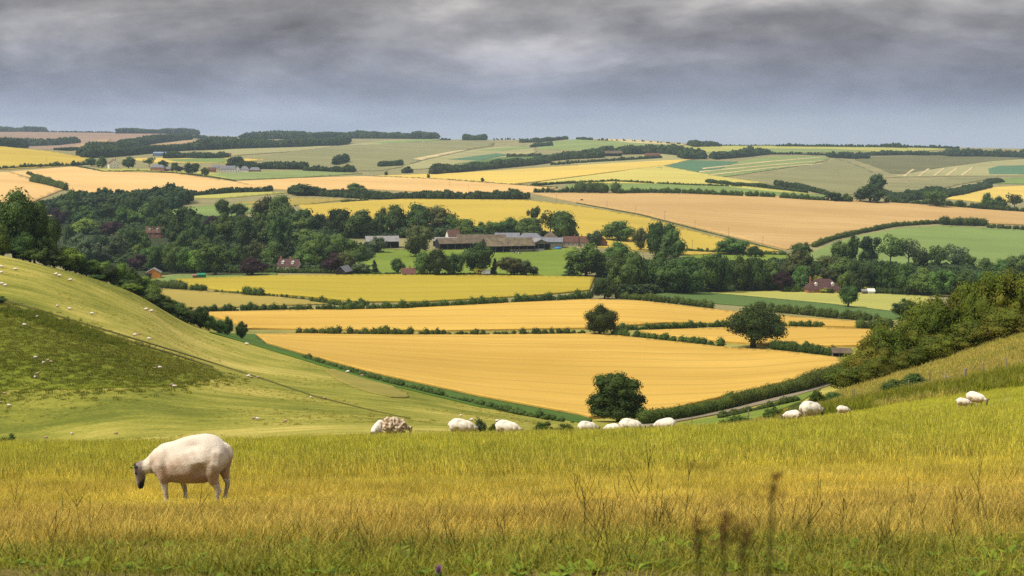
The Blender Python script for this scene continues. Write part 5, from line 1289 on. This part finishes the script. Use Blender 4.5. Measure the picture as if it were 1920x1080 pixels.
for px, dd, ln, hd, lb, me in [
    (707, 58, 52, 250, 'white sheep tucked behind the ragged brown fleeced one', S_MID), (738, 57, 56, 10, 'sheep with a ragged brown half shed fleece on the brow', S_RAG),
    (864, 61, 56, 8, 'white sheep on the brow right of the brown fleeced one', S_MID), (951, 64, 52, -6, 'low white sheep on the brow between the spiky scrub and the dark scrub', S_MID),
    (1102, 65, 44, 20, 'small cream sheep on the brow just left of the lone tree', S_MID), (1150, 67, 38, 150, 'smaller of the two overlapping sheep under the lone tree', S_MID),
    (1184, 66, 50, 5, 'larger of the two overlapping sheep under the lone tree', S_MID), (1250, 68, 46, 176, 'white sheep on the brow right of the lone tree', S_MID),
    (1490, 66, 36, 165, 'lamb with its head behind the large sheep at right', S_MID), (1524, 66, 56, 28, 'large white sheep seen from behind with its head stretched down to the right', S_MID),
    (1585, 72, 28, 10, 'tiny lamb almost hidden in the long grass', S_MID), (1812, 61, 30, -4, 'cream lamb grazing on the short grass at far right', S_MID), (1835, 63, 40, -32, 'white sheep with a grey face beside the cream lamb at far right', S_MID)]:
    sheep(px, dd, ln, hd, lb, me, group=RS)
# the flock over the left hillside
FL = [(4,533,'w',0,'white sheep at the left edge above the track'),(10,536,'w',180,'sheep beside the one at the left edge above the track'),(3,501,'w',0,'uppermost sheep at the left edge of the hillside'),(2,512,'w',180,'second sheep down the left edge of the hillside'),
 (29,506,'w',10,'white sheep high on the hillside near the left edge trees'),(105,515,'w',170,'left of two white sheep under the crest bushes'),(112,518,'w',0,'right of two white sheep under the crest bushes'),(132,526,'w',200,'single white sheep just below the crest bushes'),
 (108,575,'w',80,'bright white sheep midway down the slope above the track'),(131,580,'w',10,'smaller sheep right of the bright white one above the track'),(173,589,'w',0,'tiny pale sheep above the middle of the track'),(70,595,'w',170,'pale sheep at the upper edge of the dark hollow'),
 (46,610,'w',0,'white sheep high in the dark hollow'),(253,629,'w',190,'white sheep lying just above the track'),(261,627,'t',0,'brown sheep beside the white one above the track'),(280,636,'w',0,'white sheep standing on the track'),
 (274,581,'w',180,'left of two white sheep on the crest line'),(284,584,'w',180,'right of two white sheep on the crest line'),(67,671,'w',30,'white sheep at the top of the group in the dark hollow'),(90,676,'t',170,'left of the two tan sheep in the dark hollow'),
 (96,679,'t',0,'right of the two tan sheep in the dark hollow'),(82,681,'w',70,'white sheep below the two tan ones in the dark hollow'),(70,701,'t',180,'brown sheep low in the dark hollow'),(66,708,'w',80,'white sheep lowest of the group in the dark hollow'),
 (290,691,'t',180,'small dark lamb at the right of the dark hollow'),(300,690,'w',10,'white sheep beside the dark lamb in the hollow'),(322,722,'t',190,'tan sheep behind the white one at the edge of the hollow'),(327,725,'w',0,'white sheep on the lower edge of the dark hollow'),
 (9,738,'t',180,'brown sheep just below the hollow at the left edge'),(0,755,'t',0,'brown sheep cut by the left edge'),(17,761,'w',0,'white sheep near the left edge below the hollow'),(86,821,'t',180,'small tan sheep at the bottom of the slope, left'),
 (135,814,'w',80,'white sheep at the bottom of the slope'),(218,813,'t',180,'brown sheep at the bottom of the slope, right'),(466,706,'w',180,'white sheep left of the brown one below the track'),(471,708,'t',0,'tan sheep touching the white one below the track'),
 (484,708,'t',180,'brown sheep by itself just below the track'),(463,646,'w',0,'white sheep on the crest above the green margin'),(583,746,'w',90,'white sheep beside the lower track'),(609,747,'t',0,'brown sheep beside the lower track'),
 (476,785,'t',180,'brown one of the pair low on the slope'),(483,786,'w',0,'white one of the pair low on the slope'),(535,790,'t',180,'single brown sheep low on the slope right of the pair'),(652,698,'w',180,'white sheep beside the rough brown patch'),
 (679,705,'t',0,'tan sheep on the rough brown patch'),(864,780,'w',100,'white sheep high on the slope behind the brow'),(884,788,'w',180,'white sheep beside the spiky scrub'),(932,790,'w',180,'left of two sheep by the scrub'),(945,791,'w',60,'right of two sheep by the scrub')]
for px, py, k, hd, lb in FL:
    sheep(px, None, 7.5 if k == 't' else 8.5, hd, lb, S_TAN if k == 't' else S_LOW, group='sheep scattered over the left hillside', ears=False, base=py + 2, near=110, far=520)
_r = random.Random(5)
for k in range(34):
    t = _r.random(); px = 1298 + 235 * t + _r.uniform(-3, 3); py = 346 + 16 * t + _r.uniform(-3, 3)
    sheep(px, None, 2.5, _r.choice((0, 180)), 'one of the tiny white sheep dotted over the far pasture above the tan field', S_LOW, group='sheep in the far pasture', ears=False, base=py, near=1400)
for px, py in ((375,364),(410,364),(424,363),(470,363)):
    sheep(px, None, 2.5, 0, 'one of the pale sheep in the strip of pasture above the village wood', S_LOW, group='sheep in the pale strip', ears=False, base=py + 1.5, near=1100)
# cattle
def cow_mesh():
    P = []
    rings = [(-.95,1.30,.16,.22),(-.75,1.22,.27,.36),(-.3,1.12,.33,.42),(.2,1.08,.36,.45),(.6,1.14,.33,.38),(.85,1.2,.26,.30),(.98,1.24,.12,.16)]
    V, F, S = [], [], 12
    for x, zc, hw, hh in rings:
        for i in range(S):
            a = 6.2832 * i / S; V.append((x, hw * math.cos(a), zc + hh * math.sin(a)))
    for r in range(len(rings) - 1):
        for i in range(S): F.append([r * S + i, r * S + (i + 1) % S, (r + 1) * S + (i + 1) % S, (r + 1) * S + i])
    F.append(list(range(S))[::-1]); F.append([(len(rings) - 1) * S + i for i in range(S)]); P.append((V, F))
    def tb(p, r):
        v, f = tube(p, r, 8); n = len(p); P.append((v, f + [list(range(8))[::-1], [(n - 1) * 8 + i for i in range(8)]]))
    tb([(-.8,0,1.3),(-1.15,0,1.25),(-1.4,0,1.15)], [.22,.16,.13]); tb([(-1.35,0,1.3),(-1.5,0,1.1),(-1.65,0,.85)], [.11,.12,.08])
    for x, s in ((-.65,-1),(-.6,1)): tb([(x,s*.18,1.0),(x,s*.2,.6),(x,s*.2,.3),(x-.02,s*.2,0)], [.14,.08,.055,.07])
    for x, s in ((.72,-1),(.8,1)): tb([(x,s*.2,1.1),(x-.05,s*.22,.7),(x+.1,s*.22,.5),(x+.04,s*.22,.22),(x,s*.22,0)], [.19,.11,.065,.05,.07])
    tb([(.97,0,1.35),(1.06,0,1.1),(1.06,0,.7)], [.04,.03,.04])
    me = remesh_obj(P, .06, 2)
    paint(me, lambda co: (.75, .73, .70) if math.sin(co.x * 3.1 + co.z * 2 + .8) + .6 * math.sin(co.y * 6 + co.x * 5) > .35 else (.015, .014, .015))
    me.materials.append(HIDE); return me
COW = cow_mesh()
def cow(px, py, hd, label, near, group, s=1):
    x, y = hit(px, py, near); e = tag(empty('cow', (x, y, Hs(x, y)), R(hd - 180), s), label, 'cow', group); obj('body', COW, e)
for px, py, hd, lb in [(696,478,0,'white cow lying at the left of the cow pasture'),(708,474,20,'black and white cow behind the white one in the cow pasture'),(718,474,170,'darker cow at the left end of the cow pasture'),(944,475,80,'dark cow standing below the big mossy barn'),(966,476,0,'left of two black and white cows below the yard fence'),(974,477,180,'right of two black and white cows below the yard fence')]:
    cow(px, py, hd, lb, 800, 'cows below the barns')
for k in range(30):
    t = _r.random(); cow(1515 + 62 * t + _r.uniform(-4, 4), 312 + 10 * t + _r.uniform(-3, 4), _r.uniform(0, 360), 'one of the tiny cattle spread over the bare coombe side', 1700, 'far cattle on the coombe side')
# ------------------------------------------------------------------ fence on the right hand brow
def fence():
    posts = [(1300,782,796,118,0),(1407,758,800,118,0),(1536,756,785,120,0),(1606,728,770,120,0),(1707,713,757,118,0),(1747,698,735,121,0),(1776,704,726,119,1),(1813,691,722,116,2),(1847,691,716,120,0),(1891,683,706,120,0),(1960,672,700,120,0)]
    e = None; tops = []
    for px, tp, bs, dd, kind in posts:
        x, y = at(px, dd); z = Hs(x, y)
        if e is None: e = tag(empty('wire_fence', (x, y, z)), 'old wire fence on leaning wooden posts along the right hand brow', 'fence'); o0 = Vector((x, y, z))
        u, dy, dz = pix_ray(px, tp); h = max(1.15, float(dz / dy) * y - z); h = min(h, 1.75)
        r = (.055, .04, .13)[kind]
        lean = _r.uniform(-.05, .05)
        b0 = Vector((x, y, z)) - o0
        pts = [b0 + Vector((0, 0, -.4)), b0 + Vector((lean * .5, 0, h * .5)), b0 + Vector((lean, 0, h))]
        v, f = tube(pts, [r, r, r * .92], 8); f = f + [list(range(16, 24))]
        part('post', [(v, f)], WOODP if kind != 1 else CONC, e)
        if kind == 1: part('broken_rail', [tube([pts[2] + Vector((0, 0, -.45)), pts[2] + Vector((.45, 0, -.42))], [.03, .03], 6)], CONC, e)
        tops.append(pts[2])
    WIRE, nt, b = new_mat('rusty_wire', .6); b.inputs['Base Color'].default_value = (.10, .085, .07, 1)
    for lv in (.12, .5, .9):
        p = []
        for a, c in zip(tops[:-1], tops[1:]):
            for t in (0, .25, .5, .75):
                q = a.lerp(c, t); p.append(q + Vector((0, 0, -lv - .05 * math.sin(t * math.pi))))
        p.append(tops[-1] + Vector((0, 0, -lv)))
        part('wire', [tube(p, [.006] * len(p), 4)], WIRE, e)
fence()
# scrub on the brow
for x0, x1, tp, dd, k, lb in [(1652,1700,712,124,'B','left part of the bramble patch behind the fence'),(1690,1748,702,126,'B','right part of the bramble patch behind the fence'),(1545,1592,736,150,'B','small dark bush at the foot of the thorn scrub'),
    (1430,1475,762,108,'B','bramble bush beside the pale post'),(1478,1530,756,135,'B','bramble bush behind the lamb and large sheep'),(1520,1552,730,150,'H','dark bush between the lane and the thorn scrub'),
    (882,912,783,75,'e','spiky shrub poking above the brow'),(912,942,792,76,'H','low shrub right of the spiky one'),(998,1045,792,90,'H','dark scrub on the brow, left half'),(1038,1085,793,90,'H','dark scrub on the brow, right half'),(1345,1420,781,105,'H','low scrub left of the pale post'),(1900,1935,652,150,'B','bush at the right edge above the fence')]:
    tree(x0, x1, tp, 0, k, lb, 'bush', dist=dd, n=2500, leaf=.06, cat='bush')
# ------------------------------------------------------------------ grasses
def grass_mat(name, stops, tip, noise_m=12, transl=.35, span=(0, 60), scale=.22, dark=.5):
    """colour by where on the brow the sward grows (lusher below, drier above), with patches; straw coloured towards the seed heads"""
    m, nt, b = new_mat(name, .7)
    p = posn(nt); sx = nn(nt, 'ShaderNodeSeparateXYZ', {0: p})
    f = noise(nt, p, scale, 5, .62, (.55, 1, 1))
    off = nn(nt, 'ShaderNodeMath', {0: nn(nt, 'ShaderNodeMath', {0: f, 1: .5}, operation='SUBTRACT').outputs[0], 1: noise_m * 2.4}, operation='MULTIPLY').outputs[0]
    rel = nn(nt, 'ShaderNodeMath', {0: sx.outputs['Y'], 1: .018}, operation='MULTIPLY').outputs[0]
    rel = nn(nt, 'ShaderNodeMath', {0: rel, 1: .25}, operation='ADD').outputs[0]
    off = nn(nt, 'ShaderNodeMath', {0: off, 1: rel}, operation='MULTIPLY').outputs[0]
    s = nn(nt, 'ShaderNodeMath', {0: sx.outputs['Y'], 1: off}, operation='ADD').outputs[0]
    s = nn(nt, 'ShaderNodeMapRange', {'Value': s, 'From Min': span[0], 'From Max': span[1]}).outputs[0]
    col = ramp(nt, s, stops)
    h = nn(nt, 'ShaderNodeAttribute', attribute_name='tint').outputs['Fac']
    rn = nn(nt, 'ShaderNodeAttribute', attribute_name='rnd').outputs['Fac']
    th = nn(nt, 'ShaderNodeMapRange', {'Value': h, 'From Min': .55, 'From Max': 1, 'To Max': .55}).outputs[0]
    col = mixc(nt, th, col, tip)
    col = mixc(nt, 1.0, col, ramp(nt, rn, [(0, (.30, .36, .28)), (.45, (.95, .97, .9)), (1, (1.5, 1.38, 1.15))]), 'MULTIPLY')
    f2 = noise(nt, p, .9, 3, .6)
    col = mixc(nt, 1.0, col, ramp(nt, f2, [(.3, (dark + .1,) * 3), (.65, (1.18,) * 3)]), 'MULTIPLY')
    out = nt.nodes['Material Output']
    tr = nn(nt, 'ShaderNodeBsdfTranslucent', {'Color': col}); mx = nn(nt, 'ShaderNodeMixShader', {0: transl})
    nt.links.new(col, b.inputs['Base Color'])
    nt.links.new(b.outputs[0], mx.inputs[1]); nt.links.new(tr.outputs[0], mx.inputs[2]); nt.links.new(mx.outputs[0], out.inputs[0])
    return m
def clump(name, mat, n, rad, hmin, hmax, wid, lean, rng, seg=3, head=0.0, droop=.3):
    V, F, T, Rn = [], [], [], []
    for _ in range(n):
        a = rng.random() * 6.283; r = rad * math.sqrt(rng.random()); x, y = r * math.cos(a), r * math.sin(a)
        h = hmin + (hmax - hmin) * rng.random(); az = rng.random() * 6.283; ln = lean * (.2 + rng.random())
        fa = rng.random() * 3.1416; wx, wy = math.cos(fa), math.sin(fa); q = rng.random(); o = len(V)
        hd = rng.random() < head
        for k in range(seg + 1):
            t = k / seg; w = wid * (.55 + .45 * (1 - t)) * (1 - t * .8)
            if hd and t > .7: w = wid * (1.3 if t < 1 else .5)
            bx = x + math.cos(az) * ln * h * t ** 1.7; by = y + math.sin(az) * ln * h * t ** 1.7
            z = h * (t - droop * ln * t * t) - .02
            V += [(bx - wx * w / 2, by - wy * w / 2, z), (bx + wx * w / 2, by + wy * w / 2, z)]; T += [t, t]; Rn += [q, q]
        for k in range(seg): F.append([o + 2 * k, o + 2 * k + 1, o + 2 * k + 3, o + 2 * k + 2])
    me = mesh_np(name, V, F, mat)
    for nm, arr in (('tint', T), ('rnd', Rn)):
        at_ = me.attributes.new(nm, 'FLOAT', 'POINT'); at_.data.foreach_set('value', np.array(arr, np.float32))
    return me
def place(n, ymin, ymax, amin, amax, rng, power=1.0, pad=3.0, keep=None, smin=.75, smax=1.3, tilt=.08):
    """spread over the ground between two distances from the brow's foot, denser near by"""
    t = rng.random(n)
    e = 2 - power
    y = (ymin ** e + t * (ymax ** e - ymin ** e)) ** (1 / e)
    x = (amin + (amax - amin) * rng.random(n)) * (y + pad)
    if keep is not None:
        k = keep(x, y); x, y = x[k], y[k]
    n = len(x); z = H(x, y)
    s = smin + (smax - smin) * rng.random(n)
    rot = np.stack([rng.normal(size=n) * tilt, rng.normal(size=n) * tilt, rng.random(n) * 6.283], 1)
    return np.stack([x, y, z], 1), rot, np.stack([s, s, s * (.85 + .3 * rng.random(n))], 1)
g1 = np.random.default_rng(21)
TALLM = grass_mat('seeding_meadow_grass', [(0, (.34, .30, .05)), (.13, (.54, .42, .085)), (.19, (.62, .46, .09)), (.27, (.74, .58, .09)), (.42, (.70, .63, .075)), (.62, (.63, .65, .065)), (1, (.64, .66, .07))], (.74, .58, .18), 14)
TURFM = grass_mat('short_turf', [(0, (.20, .24, .022)), (.28, (.27, .29, .030)), (.42, (.36, .33, .05)), (.58, (.48, .37, .08)), (1, (.52, .38, .09))], (.58, .50, .15), 12, .35, (0, 18), 1.1)
tall_near = [clump('grass_clump', TALLM, 34, .15, .07, .19, .0050, .4, g1, 3, .35) for _ in range(5)]
tall_far = [clump('grass_clump', TALLM, 36, .30, .12, .28, .013, .3, g1, 2, .4) for _ in range(4)]
def patchy(x, y):
    k = np.sin(x * 1.3 + np.sin(y * .9) * 1.5) * .5 + np.sin(x * .37 + 1.3) * .5
    return y + g1.normal(size=len(y)) * .9 > 8.2 + 1.3 * k
p, r, s = place(30000, 7.5, 26, -.47, .47, g1, .8, keep=patchy)
_sx = at(350, 16.6)[0]
near_sheep = (np.abs(p[:, 0] - _sx) < 1.6) & (p[:, 1] > 13.4) & (p[:, 1] < 17)
s[:, 2] *= np.where(near_sheep, .38, np.where(p[:, 1] < 18, .72, 1.0))
scatter('meadow_grass', tall_near, p, r, s, 'tall seeding meadow grass in the foreground, golden and brown')
p, r, s = place(34000, 24, 92, -.47, .49, g1, 1.0)
scatter('meadow_grass', tall_far, p, r, s * np.where(p[:, 1:2] > 58, .62, 1.0), 'yellow green meadow grass running up to the brow')
turf = [clump('turf_clump', TURFM, 46, .16, .03, .10, .006, .9, g1, 2, 0, .4) for _ in range(5)]
p, r, s = place(11000, 2.2, 14, -.52, .52, g1, .9, pad=4)
scatter('short_turf', turf, p, r, s, 'short green turf along the bottom of the picture')
# broad leaved herbs in the turf
HERBM = grass_mat('herb_leaves', [(0, (.13, .21, .02)), (1, (.18, .24, .03))], (.22, .27, .04), 6, .25, (0, 18), 1.2)
def herb(rng):
    V, F, T, Rn = [], [], [], []
    for k in range(11):
        a = rng.random() * 6.283; l = .018 + .024 * rng.random(); w = l * .22; o = len(V); up = .25 + .7 * rng.random(); q = rng.random()
        d = np.array([math.cos(a), math.sin(a), 0]); sd = np.array([-d[1], d[0], 0])
        for t, ww in ((0, .25), (.4, 1), (.75, .8), (1, .08)):
            c = d * l * t + np.array([0, 0, l * up * (t - .5 * t * t) + .01])
            V += [tuple(c - sd * w * ww), tuple(c + sd * w * ww)]; T += [t * .5, t * .5]; Rn += [q, q]
        for i in range(3): F.append([o + 2 * i, o + 2 * i + 1, o + 2 * i + 3, o + 2 * i + 2])
    me = mesh_np('herb', V, F, HERBM)
    for nm, arr in (('tint', T), ('rnd', Rn)):
        at_ = me.attributes.new(nm, 'FLOAT', 'POINT'); at_.data.foreach_set('value', np.array(arr, np.float32))
    return me
p, r, s = place(3000, 3, 11, -.5, .5, g1, 1.0, pad=3, smin=.6, smax=1.5)
scatter('broad_leaved_herbs', [herb(g1) for _ in range(4)], p, r, s, 'low broad leaved herbs among the short turf')
# thin dark flowering stems
STEMM = grass_mat('dark_dry_stems', [(0, (.16, .17, .03)), (.5, (.19, .15, .035)), (1, (.27, .18, .05))], (.19, .12, .04), 10, .15, (0, 18), .9)
def stem(rng):
    V, F, T, Rn = [], [], [], []
    def rib(a, c, w0, w1, t0, t1):
        o = len(V); a = np.array(a); c = np.array(c)
        for u in ((1, 0), (0, 1)):
            o = len(V); wv = np.array([u[0], u[1], 0])
            V.extend([tuple(a - wv * w0), tuple(a + wv * w0), tuple(c + wv * w1), tuple(c - wv * w1)]); T.extend([t0, t0, t1, t1]); Rn.extend([.4] * 4); F.append([o, o + 1, o + 2, o + 3])
    for _ in range(2):
        b0 = np.array([rng.normal() * .04, rng.normal() * .04, -.02]); d = np.array([rng.normal() * .22, rng.normal() * .22, 1]); h = .10 + .22 * rng.random()
        m = b0 + d * h * .55 + np.array([rng.normal(), rng.normal(), 0]) * .01; t = m + (d + np.array([rng.normal(), rng.normal(), 0]) * .2) * h * .45
        rib(b0, m, .0014, .0012, 0, .4); rib(m, t, .0012, .0008, .4, .7)
        for k in range(3):
            q = m + (t - m) * rng.random(); e = q + np.array([rng.normal() * .5, rng.normal() * .5, 1]) * .07 * (.5 + rng.random()); rib(q, e, .0016, .0012, .5, .7)
            rib(e, e + np.array([0, 0, .012]), .0018, .001, .9, 1)
    me = mesh_np('dry_stem', V, F, STEMM)
    for nm, arr in (('tint', T), ('rnd', Rn)):
        at_ = me.attributes.new(nm, 'FLOAT', 'POINT'); at_.data.foreach_set('value', np.array(arr, np.float32))
    return me
def stemmy(x, y):
    k = np.sin(x * 1.7 + 2) * .5 + np.sin(x * .6 + y * .4) * .5
    return (g1.random(len(x)) < np.clip(-.05 + .5 * k + .75 * (x / y > -.04), .08, 1))
p, r, s = place(300, 5.0, 10.5, -.45, .45, g1, .9, keep=stemmy)
scatter('dry_stems', [stem(g1) for _ in range(6)], p, r, s, 'thin dark dry stems standing above the grass')
# rough grass over the right hand hillside
HILLM = grass_mat('rough_hillside_grass', [(0, (.40, .40, .07)), (.3, (.52, .45, .10)), (.55, (.38, .38, .06)), (.8, (.56, .46, .12)), (1, (.42, .40, .08))], (.64, .54, .20), 60, .3, (60, 200), .05)
hillc = [clump('rough_clump', HILLM, 40, .55, .2, .5, .035, .45, g1, 2, .25) for _ in range(4)]
p, r, s = place(26000, 88, 225, .10, .46, g1, 1.0, pad=0)
scatter('rough_grass', hillc, p, r, s, 'rough dry grass over the hillside beyond the fence')
# tussocks in the hollow and on the left slope
TUSM = grass_mat('green_tussocks', [(0, (.20, .22, .022)), (.5, (.15, .18, .018)), (1, (.26, .25, .04))], (.34, .31, .06), 60, .3, (150, 400), .03)
tus = [clump('tussock', TUSM, 40, .6, .15, .42, .07, .6, g1, 2) for _ in range(4)]
holl = np.array([hit(a, b2, 140, 390) for a, b2 in dens([(-60,572),(0,580),(70,596),(200,632),(330,672),(405,700),(300,722),(150,727),(-60,728)], 30)])
def in_hollow(x, y): return inside(np.stack([x + g1.normal(size=len(x)) * 3.5, y + g1.normal(size=len(x)) * 6], 1), holl)
p, r, s = place(60000, 180, 390, -.42, -.15, g1, 1.0, pad=0, keep=in_hollow, smin=.4, smax=1.5)
scatter('tussock_grass', tus, p[:7500], r[:7500], s[:7500], 'dark green tussocks in the hollow')
p, r, s = place(9000, 170, 420, -.42, .02, g1, 1.0, pad=0, smin=.25, smax=.8, keep=lambda x, y: (np.sin(x * .11 + 2 * np.sin(y * .05)) + np.sin(y * .13 + x * .04)) > .15)
scatter('tussock_grass', [clump('dry_tussock', grass_mat('dry_tussocks', [(0, (.22, .20, .03)), (.5, (.34, .28, .06)), (1, (.20, .20, .03))], (.45, .36, .10), 60, .3, (150, 400), .05), 36, .6, .1, .3, .07, .6, g1, 2) for _ in range(3)], p, r, s, 'drier tussocks over the left hillside')
# rank weeds along the top of the hollow
WEEDM = grass_mat('rank_weeds', [(0, (.21, .25, .025)), (.5, (.26, .29, .03)), (1, (.16, .21, .02))], (.38, .36, .06), 30, .3, (60, 200), .1)
weed = [clump('weed_clump', WEEDM, 60, .35, .35, .85, .035, .4, g1, 3) for _ in range(4)]
def strip_pts(pts, n, jit, near, far=9000, smin=.6, smax=1.2):
    P = poly_m(pts, near, far); t = np.sort(g1.random(n)); seg = np.linalg.norm(np.diff(P, axis=0), axis=1); cum = np.concatenate([[0], np.cumsum(seg)]) ; t = t * cum[-1]
    x = np.interp(t, cum, P[:, 0]) + g1.normal(size=n) * jit; y = np.interp(t, cum, P[:, 1]) + g1.normal(size=n) * jit
    s = smin + (smax - smin) * g1.random(n)
    return np.stack([x, y, H(x, y)], 1), np.stack([g1.normal(size=n) * .08, g1.normal(size=n) * .08, g1.random(n) * 6.28], 1), np.stack([s, s, s], 1)
p, r, s = strip_pts([(20, 583), (100, 606), (170, 630), (215, 645)], 500, 3.0, 140, 390, .8, 1.9)
scatter('rank_weeds', weed, p, r, s, 'rank dark weeds along the upper edge of the hollow')
# nettles along the fence
n_ = 1500
a0 = np.linspace(1500, 2000, 60)
P_ = np.array([at(px, 92 + 10 * math.sin(px * .02) * .4 + (px - 1500) * .02) for px in a0])
t_ = g1.random(n_) * 59; i_ = np.clip(t_.astype(int), 0, 58); f_ = t_ - i_
x_ = P_[i_, 0] * (1 - f_) + P_[i_ + 1, 0] * f_ + g1.normal(size=n_) * .6; y_ = P_[i_, 1] * (1 - f_) + P_[i_ + 1, 1] * f_ + g1.normal(size=n_) * 3.2
s_ = .6 + .9 * g1.random(n_)
scatter('nettle_bed', weed, np.stack([x_, y_, H(x_, y_)], 1), np.stack([g1.normal(size=n_) * .08, g1.normal(size=n_) * .08, g1.random(n_) * 6.28], 1), np.stack([s_, s_, s_], 1), 'band of green nettles and weeds in front of the fence')
# one thistle and a tall dock right in front of the lens
def at_z(px, py, d):
    u, dy, dz = pix_ray(px, py); return float(dz / dy) * d
def thistle():
    x, y = at(819, 4.9); z = at_z(819, 1066, 4.9) - .175; e = tag(empty('thistle', (x, y, z)), 'small thistle with one purple flower head at the bottom edge', 'thistle')
    part('stem', [tube([(0, 0, -.02), (.005, 0, .07), (0, 0, .13)], [.005, .004, .004], 6)], flat_mat('thistle_green', (.05, .08, .02), .8, .3, 20), e)
    v, f = tube([(0, 0, .13), (0, 0, .14), (0, 0, .155), (0, 0, .165)], [.005, .014, .013, .006], 8); part('bud', [(v, f)], flat_mat('thistle_bud', (.05, .07, .025), .8, .3, 40), e)
    ps = []
    for k in range(26):
        a = k * 2.4; rr = .012 * math.sqrt(k / 26); c = Vector((math.cos(a), math.sin(a), 0)); sd = Vector((-c.y, c.x, 0)) * .0015
        b0 = c * rr * .5 + Vector((0, 0, .158)); t = c * rr * 1.5 + Vector((0, 0, .185)); ps.append(([tuple(b0 - sd), tuple(b0 + sd), tuple(t + sd * .4), tuple(t - sd * .4)], [[0, 1, 2, 3]]))
    part('flower', ps, flat_mat('purple_florets', (.25, .07, .30), .7, .2, 60), e)
    ps = []
    for k in range(6):
        a = k * 1.05; c = Vector((math.cos(a), math.sin(a), 0)); sd = Vector((-c.y, c.x, 0)) * .012
        ps.append(([tuple(c * .005), tuple(c * .05 + sd + Vector((0, 0, .02))), tuple(c * .09 + Vector((0, 0, .01))), tuple(c * .05 - sd + Vector((0, 0, .02)))], [[0, 1, 2, 3]]))
    part('leaf', ps, flat_mat('thistle_leaf', (.06, .10, .03), .8, .3, 20), e)
thistle()
def dock():
    DK = flat_mat('rusty_dock_seeds', (.085, .04, .014), .9, .4, 60)
    x, y = at(1372, .95); z = Hs(x, y); e = tag(empty('dock_plant', (x, y, z)), 'rusty dock seed heads out of focus close to the lens', 'plant')
    for px, py, n in ((1310, 990, 40), (1358, 985, 70), (1395, 1000, 45), (1450, 905, 26)):
        u, dy, dz = pix_ray(px, py); q = Vector((float(u / dy) * .95 - x, 0, float(dz / dy) * .95 - z))
        part('stem', [tube([(0, 0, -.02), (q.x * .5, 0, q.z * .5), tuple(q)], [.0025, .002, .0012], 5)], STEMM, e)
        ps = []
        for k in range(n):
            c = q + Vector((g1.normal() * .0035, g1.normal() * .004, g1.normal() * .007)); d = [Vector(g1.normal(size=3)).normalized() * .0022 for _ in range(2)]
            ps.append(([tuple(c - d[0]), tuple(c - d[1]), tuple(c + d[0]), tuple(c + d[1])], [[0, 1, 2, 3]]))
        part('seed_head', ps, DK, e)
dock()
# ------------------------------------------------------------------ the air over the valley
def haze():
    V, F = box_v(-9500, 9500, -60, 12500, -900, 60)
    me = bpy.data.meshes.new('haze'); me.from_pydata(V, [], F); me.update()
    m = bpy.data.materials.new('valley_air'); m.use_nodes = True; nt = m.node_tree; nt.nodes.clear()
    v = nt.nodes.new('ShaderNodeVolumePrincipled'); v.inputs['Color'].default_value = (.54, .73, 1, 1); v.inputs['Density'].default_value = HAZE; v.inputs['Anisotropy'].default_value = 0.2
    o = nt.nodes.new('ShaderNodeOutputMaterial'); nt.links.new(v.outputs[0], o.inputs['Volume'])
    me.materials.append(m); tag(obj('haze', me), 'thin blue summer haze over the valley', None, None, 'stuff')
HAZE = 0.00005
haze()
